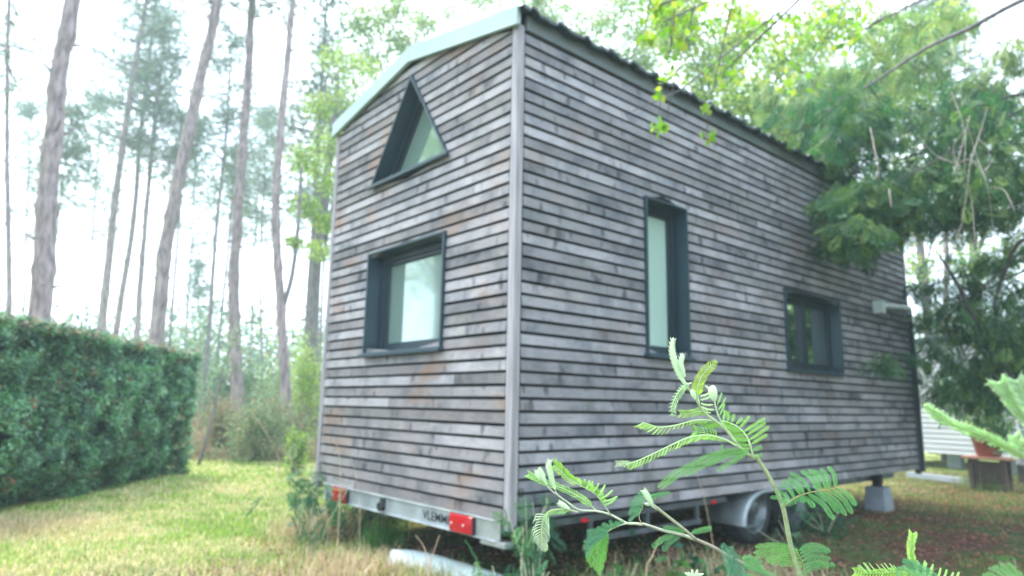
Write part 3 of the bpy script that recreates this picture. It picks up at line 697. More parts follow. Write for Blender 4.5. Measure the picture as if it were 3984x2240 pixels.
def broadleaf(name, label, cl, per, ls, cols, base, group=None, r0=.12, top=None, m=M_bark2, cat='tree', nl=None):
    base = np.array(base, float); o = empty(name, base, label, cat, group)
    P = clump_pts(cl, per); n = len(P); D = unit(randdir(n) + np.array([0, 0, -.7]))
    leafobj('crown', P, rng.uniform(ls * .7, ls * 1.3, n), rng.uniform(ls * .5, ls * .9, n), cols, M_leaf, o, D=D)
    if top is None: top = base + np.array([0, 0, max(p[2] for p in P) * .8])
    limbs(o, base, top, [PV(c[0], c[1], c[3]) for c in (cl if nl is None else cl[::nl])], r0, m, sub=3 if nl is None else 1); return o
# light green trees left of / behind the house
b = PV(800, 900, 17); b[2] = 0
broadleaf('deciduous_tree', 'light green leafy tree behind the left corner of the house', [(790, 430, 60, 16), (830, 360, 60, 16.5), (770, 520, 45, 15.5), (820, 560, 40, 16), (800, 270, 50, 17), (875, 250, 60, 17), (905, 180, 60, 17), (845, 470, 50, 16), (740, 610, 25, 15, .4), (800, 630, 40, 16, .5), (850, 150, 60, 17), (760, 400, 50, 16)], 560, .085, LG + LP, b, r0=.14)
b = PV(960, 900, 20); b[2] = 0
broadleaf('deciduous_tree', 'pale green tree showing above the ridge of the house', [(950, 60, 70, 19), (1000, 20, 60, 19), (930, 150, 55, 19), (1010, 110, 50, 19), (1130, 30, 60, 20, .6), (1180, -20, 60, 20, .6), (1060, 60, 45, 20, .8), (880, 330, 50, 18), (1230, 0, 60, 20, .8), (900, 60, 60, 19)], 620, .11, LP + LG[4:], b, r0=.16)
b = PV(1480, 900, 17); b[2] = 0
broadleaf('deciduous_tree', 'pale tree rising just behind the highest corner of the house', [(1420, 20, 70, 16, .7), (1500, 70, 70, 16), (1560, 20, 70, 16), (1440, 100, 40, 16, .5), (1610, 90, 60, 16), (1560, 150, 50, 16, .6), (1650, 0, 80, 16), (1350, 0, 50, 16, .8), (1620, 160, 50, 16), (1380, 60, 40, 16, .6)], 750, .09, LP + LG[4:], b, r0=.14)
b = PV(1850, 900, 15); b[2] = 0
broadleaf('deciduous_tree', 'yellow-green tree behind the middle of the long roof edge', [(1700, 90, 80, 14), (1790, 180, 90, 14), (1880, 260, 90, 13), (1960, 330, 90, 13), (2040, 400, 80, 13), (1850, 90, 100, 14), (1980, 150, 110, 13), (2100, 260, 110, 12), (1750, 260, 45, 14, .4), (1880, 370, 40, 14, .5), (2100, 60, 110, 13), (2250, 120, 110, 13), (1700, 20, 80, 14), (2230, 240, 90, 13), (2380, 60, 80, 13, .5)], 1700, .095, LG + [(.10, .17, .06), (.32, .33, .10)], b, r0=.15)
# overhanging birch: its trunk stands right of the camera
b = np.array([4.9, 1.6, 0.0])
birch = broadleaf('birch_tree', 'overhanging branch of bright green rounded leaves before the long roof edge', [(1640, 20, 60, 3.4, .5), (1740, 60, 80, 3.6, .7), (1850, 30, 90, 3.6, .7), (1620, 100, 30, 3.2, .25), (1700, 100, 50, 3.3, .35), (1690, 180, 50, 3.5, .3), (1930, 90, 80, 3.8, .6), (1820, 180, 60, 3.8, .4), (2050, 60, 90, 4, .6), (1650, 240, 22, 3.5, .10), (1648, 320, 30, 3.4, .10), (1668, 325, 16, 3.3, .08), (1780, 340, 26, 3.3, .12), (1778, 270, 20, 3.4, .08), (2160, 80, 90, 4, .5), (2000, 200, 70, 4.2, .4)], 85, .055, [(.22, .38, .06), (.28, .42, .07), (.16, .32, .06), (.36, .42, .10)], b, r0=.07, top=np.array([4.3, 1.4, 5.2]), nl=7)

mb = MB()
for q, D in (([(1700, -40), (1690, 100), (1668, 200), (1652, 330)], 3.4), ([(1760, -40), (1720, 120), (1690, 230), (1668, 330)], 3.4), ([(1850, -30), (1810, 150), (1785, 270), (1776, 345)], 3.3), ([(1640, -40), (1625, 60), (1612, 130)], 3.25), ([(1980, -40), (1900, 120), (1830, 210), (1790, 250)], 3.8), ([(2150, -40), (2080, 90), (2000, 210)], 4.1), ([(1900, -40), (1760, 60), (1700, 110)], 3.6)):
    mb.tube(curve([PV(x, y, D) for x, y in q], 12), np.linspace(.0045, .0015, 12), 5)
mb.build('twig', M_darkbark, birch)
# mimosa tree at the right, feathery fronds
def fronds(P, size, cols, parent, name='crown', droop=.9):
    n = len(P); m = 9
    D0 = unit(randdir(n) * .75 + np.array([0, 0, -droop])); S0 = unit(np.cross(D0, randdir(n))); N0 = np.cross(D0, S0)
    L = size * rng.uniform(.7, 1.3, n)
    Vs = []; cs = pal(n, cols, .22); cc = []
    for k in range(m):
        f = (k + .5) / m
        for sg in (1, -1):
            b0 = P + D0 * (L * f)[:, None] + N0 * (-.25 * L * f * f)[:, None]
            dd = unit(D0 * .65 + S0 * sg + N0 * -.15 + randdir(n) * .12); pl_ = L * .42 * math.sin(pi * (.15 + .8 * f))
            c = b0 + dd * (pl_ / 2)[:, None]; ss = unit(D0 - dd * np.sum(D0 * dd, 1, keepdims=True))
            V, _ = quads(c, dd, ss, pl_, L * .08); Vs.append(V); cc.append(cs * (1 + .08 * rng.normal(size=(n, 1))))
    V = np.vstack(Vs); return npmesh(name, V, np.arange(len(V)).reshape(-1, 4), M_fern, parent, col=np.clip(np.vstack(cc), .004, .8))
DG = [(.038, .115, .045), (.06, .155, .05), (.024, .075, .038), (.13, .22, .06), (.055, .14, .07)]
mt = empty('mimosa_tree', (3.2, 7.6, 0), 'large dark green feathery mimosa overhanging the far end of the house', 'tree')
mcl = [(2000, 330, 80, 7.6, .7), (2090, 400, 100, 6.8), (2200, 360, 120, 6.6), (2320, 300, 110, 7, 1), (2430, 340, 120, 6.4), (2540, 360, 110, 6), (2150, 510, 80, 6.2), (2110, 590, 48, 5.8, .6), (2245, 470, 100, 6), (2175, 600, 45, 5.8, .5), (2350, 440, 110, 6.5), (2460, 470, 110, 6), (2555, 500, 90, 6), (2400, 550, 50, 7, .6), (2390, 790, 80, 7.5), (2470, 850, 110, 7), (2560, 780, 90, 7), (2335, 880, 50, 8, .6), (2400, 950, 70, 8, .7), (2520, 940, 80, 7.5), (2325, 720, 35, 8, .4), (2225, 905, 30, 6.2, .25), (2500, 660, 40, 7.5, .5), (2460, 1000, 60, 8), (2490, 1060, 45, 9, .5), (2550, 1090, 50, 9, .6), (2400, 1020, 35, 9, .4), (2570, 620, 50, 7, .6), (2560, 880, 70, 7), (2340, 990, 30, 8, .3), (2040, 470, 50, 7, .4), (2440, 720, 40, 7.5, .5), (2330, 800, 40, 8, .4)]
fill = [(rng.uniform(2020, 2600), rng.uniform(230, 600), rng.uniform(60, 100), rng.uniform(5.6, 7.6), rng.uniform(.5, .9)) for _ in range(34)]
fill = [f for f in fill if f[0] > 2040 + max(0, f[1] - 380) * .35]
P = clump_pts([(c[0], c[1], c[2] * 1.2, *c[3:]) for c in mcl + fill], 92); fronds(P, .17, DG, mt)
q = np.stack([rng.uniform(2.3, 5.2, 2600), rng.uniform(4.6, 9.6, 2600), rng.uniform(2.4, 5.6, 2600)], 1); fronds(q, .30, DG, mt)  # extra fronds added out of view to shade the far end of the wall
low = [(rng.uniform(2330, 2620), rng.uniform(660, 1010), rng.uniform(45, 80), rng.uniform(6.5, 8.5), rng.uniform(.5, .9)) for _ in range(22)]
P = clump_pts(low, 44); fronds(P, .17, DG + [(.05, .13, .07), (.14, .24, .10)], mt)
P = clump_pts(fill[::2] + mcl[1:16:2], 26); fronds(P, .14, [(.16, .28, .09), (.22, .32, .10)], mt, name='young_shoots')
P = clump_pts([(1950, 240, 70, 8.5, .6), (2050, 200, 100, 8.5), (2180, 180, 110, 8), (2320, 170, 100, 8), (2450, 230, 70, 7.5), (2560, 130, 60, 7, .5), (2250, 60, 90, 8, .6), (2000, 280, 70, 8), (2400, 60, 60, 8, .4), (2130, 280, 80, 7.5)], 150)
fronds(P, .20, [(.20, .29, .10), (.28, .36, .12), (.13, .23, .09), (.33, .38, .17), (.09, .18, .09)], mt, name='young_shoots')
limbs(mt, (3.2, 7.6, 0), (3.0, 7.4, 4.8), [PV(c[0], c[1], c[3]) for c in mcl[::2]], .13, M_darkbark, sub=1)
mb = MB()
mb.tube(curve([PV(2700, -60, 5), PV(2540, 15, 5.2), (PV(2440, 70, 5.4)), PV(2330, 120, 5.6), PV(2200, 205, 5.9), PV(2060, 290, 6.3)], 24), np.linspace(.026, .008, 24), 7)
mb.build('branch', M_bark2, mt, smooth=True)
mb = MB()
for q in ([(2700, 620), (2575, 600), (2520, 700), (2500, 780)], [(2700, 500), (2600, 470), (2480, 330), (2440, 290)], [(2575, 1000), (2500, 900), (2440, 780), (2400, 700), (2360, 640)]):
    mb.tube(curve([PV(x, y, 6.8) for x, y in q], 14), np.linspace(.03, .01, 14), 6)
mb.build('branch', M_darkbark, mt, smooth=True)
# bare pale twigs hanging in the crown
tg = empty('dead_twigs', PV(2440, 400, 5), 'tangle of bare pale twigs hanging in front of the dark mimosa crown', 'twigs')
mb = MB()
for q in ([(2390, 230), (2430, 330), (2425, 420), (2440, 500), (2450, 600)], [(2430, 300), (2450, 390), (2480, 470), (2500, 560), (2510, 620)], [(2480, 270), (2465, 340), (2445, 400), (2430, 470), (2420, 560), (2400, 620)],
          [(2400, 420), (2440, 400), (2470, 430), (2500, 400)], [(2440, 290), (2410, 400), (2395, 440)], [(2450, 600), (2470, 650)], [(2500, 470), (2530, 480), (2550, 530)], [(2190, 320), (2210, 420), (2220, 470)], [(2310, 340), (2350, 390), (2400, 410)], [(2235, 475), (2245, 520)], [(2420, 330), (2400, 370), (2412, 430)], [(2460, 350), (2490, 380), (2480, 450)]):
    pts = [PV(x + rng.uniform(-5, 5), y, 4.9 + rng.uniform(-.15, .15)) for x, y in q]; mb.tube(curve(pts, 12), np.linspace(.0036, .0014, 12), 5)
mb.build('twig', M_twig, tg)

# trees standing left of the view; the front window mirrors them
def crown_tree(x, y, H, R, label, cols, n=5000, ls=.12):
    o = empty('deciduous_tree', (x, y, 0), label, 'tree', 'trees mirrored in the windows'); C = np.array([x, y, H * .6])
    k = rng.randint(0, 14, n); cc = C + randdir(14) * np.array([R, R, H * .36]) * rng.uniform(.3, 1, (14, 1)); P = cc[k] + rng.normal(size=(n, 3)) * R * .22
    leafobj('crown', P, rng.uniform(ls * .7, ls * 1.3, n), rng.uniform(ls * .5, ls * .9, n), cols, M_leaf, o); limbs(o, (x, y, 0), (x + .2, y, H * .75), list(cc), .15, M_bark2)
crown_tree(-9.5, -5.6, 9.5, 2.6, 'round leafy tree left of the view behind the hedge', LG + DK_)
crown_tree(-13.5, -8.5, 12, 3.4, 'taller leafy tree left of the view farther behind the hedge', LP + DK_)
crown_tree(4.6, 12.5, 5.5, 1.9, 'leafy tree right of the view beyond the dark mimosa', LG)
crown_tree(6.6, 3.6, 5.6, 1.9, 'unseen dense leafy tree added right of the camera to shade the long wall', LG + DK_ + DK_, 6500)  # this and the next two trees are added unseen to darken the long wall
crown_tree(7.2, .2, 6.2, 1.9, 'unseen dense leafy tree added behind the camera on the right for shade', LP + DK_ + DK_, 6500)
crown_tree(6.0, 7.8, 5.5, 1.8, 'unseen dense leafy tree added at the right beside the dark mimosa for shade', DK_ + LG, 6500)
# ------------------------------------------------------------------ shrubs and undergrowth
def shrub(px, py, D, hpx, wpx, label, cols, n, ls, name='shrub', group='shrubs beyond the lawn', stems=7, feather=False, twiggy=0, hs=.72):
    b = PV(px, py, D); b[2] = 0; H = hpx / FD * D * hs; Wd = wpx / FD * D / 2
    o = empty(name, b, label, 'shrub', group); mb = MB()
    tips = []
    for k in range(stems + twiggy):
        a = rng.rand() * 2 * pi; q = b + np.array([math.cos(a) * Wd * rng.uniform(.2, .9), math.sin(a) * Wd * rng.uniform(.2, .9), H * rng.uniform(.55, 1.0)]); tips.append(q)
        mb.tube(curve([b + rng.normal(size=3) * np.array([.05, .05, 0]), (b + q) / 2 + rng.normal(size=3) * .1 * H, q], 8), np.linspace(.014, .004, 8), 5)
    mb.build('stem', M_bark2, o)
    tips = np.array(tips); k = rng.randint(0, len(tips), n); f = (rng.uniform(.02, 1.05, n) ** .8)[:, None]
    P = b + (tips[k] - b) * f + rng.normal(size=(n, 3)) * np.array([Wd, Wd, H * .5]) * np.where(f < .35, .42, .24); P[:, 2] = np.abs(P[:, 2]) + .02
    if feather: fronds(P, ls, cols, o, name='foliage', droop=.2)
    else: leafobj('foliage', P, rng.uniform(ls * .6, ls * 1.4, n), rng.uniform(ls * .25, ls * .5, n), cols, M_leaf, o)
    return o
GG = [(.18, .27, .14), (.24, .31, .17), (.13, .21, .12), (.29, .33, .20)]; BR = [(.26, .18, .13), (.32, .24, .17), (.17, .15, .09), (.20, .13, .10)]
DK = [(.05, .10, .06), (.08, .14, .08), (.06, .12, .09)]
shrub(640, 1130, 12.5, 230, 170, 'grey-green broom bush in front of the straight thick pine', GG + BR[:1], 5200, .07, twiggy=10)
shrub(560, 1110, 13.5, 200, 120, 'brownish bush just beyond the end of the hedge', BR + GG[:2], 3600, .07, twiggy=10)
shrub(720, 1120, 14, 190, 130, 'tan and green bush under the forked pine', BR + GG, 3600, .07, twiggy=10)
shrub(600, 1060, 17, 300, 150, 'tall dark green young conifer below the straight thick pine', DK + GG[:1], 5200, .08)
shrub(545, 1060, 18, 260, 110, 'dark bushy growth rising behind the end of the hedge', DK + GG, 4000, .08)
shrub(670, 1080, 20, 320, 170, 'pale green thicket filling the gap between the two thick pines', GG + LP, 5200, .09)
shrub(760, 1090, 16, 330, 90, 'bright green bush squeezed between the pines and the house', LG + LP, 4600, .08)
shrub(745, 1150, 10.5, 150, 70, 'low yellow-green sprays beside the left corner of the house', LG + GG, 1500, .06)
for i, (px, D, h, w, lab) in enumerate([(190, 30, 130, 150, 'faint round bush far behind the thickest pine'), (60, 32, 110, 140, 'faint bush far off at the left edge above the hedge'), (310, 30, 120, 140, 'faint bush far off between the three slender pines'), (450, 28, 150, 130, 'faint bush far off right of the strongly leaning pine'), (500, 26, 200, 110, 'spreading far bush just above the end of the hedge')]):
    shrub(px, 1000, D, h + 120, w, lab, GG + DK, 2600, .13, group='far bushes above the hedge', stems=9, hs=1.0)
n = 42000; px = rng.uniform(480, 900, n); D_ = rng.uniform(12.5, 24, n); dirs = cw + ((px[:, None] * K - 1992) / F_PX) * cr; P = CAM + dirs * (D_ / (dirs @ ch))[:, None]
hh = .18 + .62 * vnoise(P[:, 0], P[:, 1], 1.1, 51) * np.clip((D_ - 12) / 4, .15, 1.3); P[:, 2] = rng.rand(n) * hh
o = leafobj('undergrowth', P, rng.uniform(.05, .14, n), rng.uniform(.012, .03, n), GG[:2] + BR + BR + [(.40, .32, .20)], M_leaf, None, D=unit(randdir(n) + np.array([0, 0, .8]))); tag(o, 'tangled low brown and green undergrowth beneath the pines', kind='stuff')
n = 16000; P = np.stack([rng.uniform(-3.3, -2.65, n), rng.uniform(.6, 6.8, n), rng.rand(n) ** 1.3 * .62], 1)  # weed band added to keep light from passing under the house
o = leafobj('light_block_weeds', P, rng.uniform(.06, .14, n), rng.uniform(.015, .035, n), GRN_ + DK_, M_leaf, None, D=unit(randdir(n) + np.array([0, 0, .9]))); tag(o, 'rank weeds added along the far side of the small house to block light', kind='stuff')
# far-off wood reading as one mass
def far_wood():
    n = 60000; px = rng.uniform(-400, 3000, n); D = rng.uniform(38, 60, n)
    P = []
    hgt = 3.2 + 3.5 * vnoise(px / 100, D, 1.1, 21) + 1.5 * vnoise(px / 100, D, .3, 22)
    d = np.stack([rayd(x, 1045) for x in px[:1]])
    dirs = cw + ((px[:, None] * K - 1992) / F_PX) * cr; P = CAM + dirs * (D / (dirs @ ch))[:, None]; P[:, 2] = rng.rand(n) ** .8 * hgt
    o = leafobj('far_wood', P, rng.uniform(.25, .5, n), rng.uniform(.15, .3, n), GG + DK + BR[:1], M_leaf, None)
    tag(o, 'pale far-off wood closing the view behind the pines', kind='stuff')
far_wood()
# leaning thin stem at the end of the hedge
st = empty('sapling', PG(498, 1172), 'thin leaning bare sapling at the end of the hedge', 'sapling')
q0 = PG(498, 1172); Dq = float((q0 - CAM) @ ch)
mb = MB(); mb.tube(curve([q0, PV(520, 1100, Dq), PV(545, 1000, Dq), PV(560, 930, Dq), PV(590, 850, Dq), PV(640, 800, Dq)], 14), np.linspace(.03, .012, 14), 8); mb.tube(curve([PV(552, 960, Dq), PV(590, 930, Dq), PV(600, 860, Dq)], 8), np.linspace(.014, .006, 8), 6); mb.build('stem', M_bark2, st, smooth=True)
P = clump_pts([(600, 850, 50, Dq, .6), (570, 920, 40, Dq, .5), (640, 800, 40, Dq, .5)], 260); leafobj('foliage', P, .06, .03, DK + GG, M_leaf, st)

# ------------------------------------------------------------------ grass
def blades(P, h, w, cols, name, label, lean=.5, parent=None):
    """two narrow quads per blade"""
    n = len(P); a = rng.rand(n) * 2 * pi; S = np.stack([np.cos(a), np.sin(a), np.zeros(n)], 1)
    l = rng.normal(size=(n, 3)) * lean; l[:, 2] = 1; S = np.stack([-l[:, 1], l[:, 0], np.zeros(n)], 1) + 1e-6; S = unit(S); T_ = P + unit(l) * h[:, None]; mid = P + unit(l * np.array([.45, .45, 1])) * (h * .55)[:, None]
    V = np.stack([P - S * w[:, None] / 2, P + S * w[:, None] / 2, mid + S * w[:, None] * .4, mid - S * w[:, None] * .4, T_ + S * w[:, None] * .08, T_ - S * w[:, None] * .08], 1).reshape(-1, 3)
    i0 = np.arange(n)[:, None] * 6; F = np.hstack([i0 + np.array([[0, 1, 2, 3]]), i0 + np.array([[3, 2, 4, 5]])]).reshape(-1, 4)
    o = npmesh(name, V, F, M_grass, parent, col=np.repeat(np.asarray(cols), 2, axis=0))
    if label: tag(o, label, kind='stuff')
    return o
def on_ground(P): P[:, 2] = gz(P[:, 0], P[:, 1]); return P
n = 260000
x = rng.uniform(-13, 2.2, n * 2); y = rng.uniform(-4.5, 9, n * 2)
side_ = x - .0 * y
hedge_side = (np.stack([x, y], 1) - HA) @ hn
dist = np.hypot(x - CAM[0], y - CAM[1]); keep = (hedge_side > -.15) | (x < -7.6); keep &= ~((x > -2.45) & (y > .15)); keep &= rng.rand(len(x)) < np.clip((6 / dist) ** 1.4, .06, 1)
keep &= (((np.stack([x, y], 1) - CAM[:2]) @ ch[:2]) > 1.5) & (y < .6 * (2.5 - x) + 1.2)
x, y = x[keep][:n], y[keep][:n]; straw = vnoise(x, y, 1.5, 35) * .45 + vnoise(x, y, .6, 31) * .25 + vnoise(x, y, .2, 32) * .3
bare = vnoise(x, y, .5, 33)
P = on_ground(np.stack([x, y, np.zeros(len(x))], 1)); c = np.where((straw + rng.normal(size=len(x)) * .14 > .53)[:, None], pal(len(x), [(.62, .55, .30), (.54, .47, .26), (.66, .60, .38)]), pal(len(x), [(.24, .40, .08), (.33, .46, .11), (.42, .50, .17), (.18, .30, .07)]))
dd = np.hypot(x - CAM[0], y - CAM[1]); h = rng.uniform(.015, .06, len(x)) * np.where(straw > .5, .8, 1.1); w = rng.uniform(.004, .008, len(x)) * np.clip(dd / 4, 1, 3)
blades(P, h, w, c, 'lawn_grass', 'short sunlit lawn grass with straw-coloured patches beside the hedge')
# shaded thin grass and litter on the right
n = 60000; x = rng.uniform(-3.5, 4.5, n * 2); y = rng.uniform(.6, 20, n * 2); k = (vnoise(x, y, .9, 41) > .54 - .34 * np.clip((y - 5.2) / 1.5, 0, 1) + .25 * np.clip((x - 1.2) / 1.5, 0, 1)) & ~((x > -2.45) & (x < -.1) & (y < 6.3)); x, y = x[k][:n], y[k][:n]
P = on_ground(np.stack([x, y, np.zeros(len(x))], 1))
blades(P, rng.uniform(.02, .07, len(x)), rng.uniform(.004, .009, len(x)), pal(len(x), [(.13, .20, .05), (.20, .27, .07), (.30, .25, .12), (.09, .15, .04)]), 'shade_grass', 'thin grass and moss patches on the brown earth right of the house')
n = 60000; x = rng.uniform(-2.6, 4.2, n); y = rng.uniform(-.6, 12, n); P = on_ground(np.stack([x, y, np.zeros(n)], 1)); P[:, 2] += rng.uniform(.003, .02, n)
D = unit(randdir(n) * np.array([1, 1, .25])); o = leafobj('leaf_litter', P, rng.uniform(.015, .045, n), rng.uniform(.006, .02, n), [(.30, .12, .08), (.40, .18, .12), (.14, .07, .055), (.44, .26, .18), (.09, .05, .045), (.07, .09, .05)], M_leaf, None, D=D)
tag(o, 'reddish brown leaf litter on the shaded ground right of the house', kind='stuff')
# individual tufts
def tuft(px, py, n, h, spread, cols, label, cat='grass tuft', lean=.5, name='grass_tuft', group=None, z=0, g=None, w=(.003, .006)):
    c = PG(px, py, z) if g is None else np.array(g, float); c[2] = 0; o = empty(name, c, label, cat, group)
    P = c + rng.normal(size=(n, 3)) * np.array([spread, spread, 0]); on_ground(P)
    blades(P, rng.uniform(.4, 1.1, n) * h, rng.uniform(*w, n), pal(n, cols), 'blade', None, lean, o); return o
STRAW = [(.56, .45, .29), (.48, .37, .23), (.64, .54, .38), (.42, .31, .21)]; GRN = [(.10, .26, .06), (.14, .32, .08), (.08, .20, .07)]
tuft(965, 1385, 520, .26, .07, GRN, 'fresh green grass tuft at the left end of the pale curved sheet', lean=.45)
tuft(820, 1350, 1500, .26, .22, STRAW, 'dry straw-coloured grass clump below the left corner of the house', lean=.9)
tuft(880, 1448, 1500, .16, .28, STRAW, 'flattened dry grass at the bottom edge left of the pale curved sheet', lean=1.2)
tuft(1120, 1470, 500, .14, .14, STRAW + GRN, 'mixed dry and green grass in front of the pale curved sheet', lean=.8)
tuft(1730, 1440, 1400, .22, .28, STRAW + GRN[:1], 'dry tangled grass in front of the wheels', lean=1.1, g=(.55, 1.55, 0))
tuft(1500, 1448, 500, .25, .16, GRN + STRAW[:1], 'green weedy grass under the side of the house', lean=.8, g=(.35, .55, 0))
tuft(2500, 1235, 700, .38, .17, GRN + STRAW[:2], 'tall green grass tuft growing around the stand of the flower pot', lean=.35, g=PG(2480, 1228))
tuft(100, 1330, 900, .14, .3, STRAW, 'dry straw gathered at the foot of the hedge', lean=1.2, g=PG(60, 1335))
def stalk(pts, D, r, label, m=None):
    o = empty('dry_stalk', PV(*pts[0], D) * np.array([1, 1, 0]), label, 'dry stalk', 'dry stalks round the house')
    P = [PV(x, y, D) for x, y in pts]; P = [P[0] * np.array([1, 1, 0])] + P
    mb = MB(); mb.tube(curve(P, 18), np.linspace(r, r * .35, 18), 5); mb.build('stem', M_straw, o)
    return o
M_straw = mat('straw', (.55, .40, .28), .8, var=.2, scale=20)
stalk([(853, 1290), (856, 1200), (848, 1120), (822, 1098)], 4.3, .0032, 'tall pale dry stalk curling over at the left tail light')
stalk([(905, 1300), (898, 1210), (885, 1160), (872, 1130)], 4.2, .002, 'thin dry stalk right of the tallest curling one')
stalk([(1075, 1440), (1068, 1380), (1045, 1345)], 3.4, .004, 'reddish dry stalk in front of the pale curved sheet, left of its twin')
stalk([(1078, 1440), (1090, 1390), (1105, 1345)], 3.4, .004, 'reddish dry stalk in front of the pale curved sheet, right of its twin')
stalk([(1625, 1448), (1640, 1400), (1660, 1350)], 3.0, .003, 'short dry stalk standing under the side of the house')
stalk([(1800, 1440), (1790, 1350), (1770, 1250), (1745, 1170)], 4.3, .003, 'dry grass stalk in front of the mudguard')
stalk([(690, 1250), (700, 1150), (650, 1060), (620, 1020)], 6.0, .004, 'long dry stalk leaning left beyond the left corner of the house')
stalk([(760, 1250), (745, 1180), (700, 1110)], 5.6, .004, 'dry stalk leaning left beside the left corner of the house')

# plants along the house
def weed(g, h, n, label, cols, size, feather=True, spread=.12, stems=6, lean=.35, name='mimosa_shoot', cat='plant', tw=None):
    g = np.array(g, float); o = empty(name, g, label, cat); mb = MB(); Ps = []
    for k in range(stems):
        q = g + np.array([*rng.normal(size=2) * spread * 1.3, 0]) * 1.0 + np.array([rng.normal() * lean * h * .5, rng.normal() * lean * h * .5, h * rng.uniform(.6, 1)])
        mid = (g + q) / 2 + rng.normal(size=3) * .04; cv = curve([g + np.array([*rng.normal(size=2) * .02, 0]), mid, q], 10); mb.tube(cv, np.linspace(.006, .002, 10), 5)
        i = rng.randint(2, 10, n // stems); Ps.append(cv[i] + rng.normal(size=(len(i), 3)) * spread * .55)
    mb.build('stem', M_mstem, o); P = np.vstack(Ps); P[:, 2] = np.maximum(P[:, 2], .04)
    if feather: fronds(P, size, cols, o, name='foliage', droop=.55)
    else: leafobj('foliage', P, rng.uniform(size * .7, size * 1.3, len(P)), rng.uniform(size * .4, size * .7, len(P)), cols, M_leaf, o)
    return o
MG = [(.045, .13, .07), (.06, .17, .08), (.035, .10, .06), (.09, .22, .08)]
weed((.16, .06, 0), .70, 95, 'dark feathery mimosa shoot growing up the near corner of the house', MG, .11, spread=.055, stems=8, lean=.16)
weed(PV(1300, 1430, 3.3) * np.array([1, 1, 0]), .38, 70, 'low dark feathery shoots in the shadow below the near corner', MG, .13, spread=.1)
weed(PV(800, 1290, 5.35) * np.array([1, 1, 0]), .62, 70, 'dark green leafy shoot at the left corner of the house', MG, .14, spread=.12, stems=8)
weed(PG(930, 1345), .30, 80, 'bushy green shoots below the left part of the trailer beam', MG + [(.10, .25, .10)], .12, spread=.16, stems=9)
weed(PG(870, 1360), .36, 50, 'leafy shoots under the left tail light', MG, .13, spread=.12)
weed(PG(770, 1310), .55, 45, 'loose pale green sprays left of the house corner', GG + LG[:2], .12, spread=.16)
weed((.42, .28, 0), .22, 90, 'small broad-leaved green weed under the side of the house', GRN + MG, .06, feather=False, spread=.10, name='weed')
weed((.62, 1.0, 0), .20, 120, 'blue-green broad-leaved weed before the dry grass', MG + GRN, .065, feather=False, spread=.10, name='weed')
weed((.05, .75, 0), .34, 16, 'pale thin weed standing under the cladding edge', LP, .05, feather=False, spread=.05, stems=3, name='weed')
weed((.15, 2.95, 0), .2, 60, 'green weeds growing against the front wheel', MG, .08, spread=.1, name='weed')
weed((.05, 3.75, 0), .26, 90, 'dark weeds growing behind the second wheel', MG, .10, spread=.14, name='weed')
weed(PG(2540, 1420), .05, 14, 'tiny round-leaved plant on the bare earth at the lower right', GRN, .045, feather=False, spread=.03, stems=3, name='weed')
# pale curved sheet on the ground
q = [PG(988, 1375, .12), PG(1060, 1380, .12), PG(1180, 1412, .12), PG(1330, 1462, .12), PG(1460, 1530, .12)]
cv = curve(q, 24); V = []; F = []; nn = 8
for i, p in enumerate(cv):
    t_ = unit((cv[min(i + 1, 23)] - cv[max(i - 1, 0)])[None])[0]; s_ = np.array([t_[1], -t_[0], 0]); 
    if s_ @ (CAM - p) < 0: s_ = -s_
    w_ = .125 + .02 * i / 23
    for k in range(nn + 1):
        a = k / nn; V.append(p + s_ * (a * w_) + np.array([0, 0, .012 * math.sin(pi * a) - .085 * a * a - .015]))
    for k in range(nn + 1):
        a = 1 - k / nn; V.append(p + s_ * (a * w_) + np.array([0, 0, .012 * math.sin(pi * a) - .085 * a * a - .021]))
m2 = 2 * (nn + 1)
for i in range(23):
    for k in range(m2): F.append((i * m2 + k, i * m2 + (k + 1) % m2, (i + 1) * m2 + (k + 1) % m2, (i + 1) * m2 + k))
F += [tuple(range(m2)), tuple(23 * m2 + k for k in range(m2 - 1, -1, -1))]
mb = MB(); mb.add(V, F); o = mb.build('plastic_sheet', M_pvc, smooth=True); tag(o, 'pale curved plastic sheet lying on the grass before the trailer', 'sheet')

# ------------------------------------------------------------------ right background
o = empty('concrete_block', (-.24, 5.70, 0), 'pale grey tapered block under the support leg of the house', 'block')
mb = MB(); mb.hexa([(-.36, 5.58, 0), (-.12, 5.58, 0), (-.12, 5.82, 0), (-.36, 5.82, 0), (-.34, 5.60, .27), (-.14, 5.60, .27), (-.14, 5.80, .27), (-.34, 5.80, .27)]); mb.build('body', M_conc, o, bevel=.012)
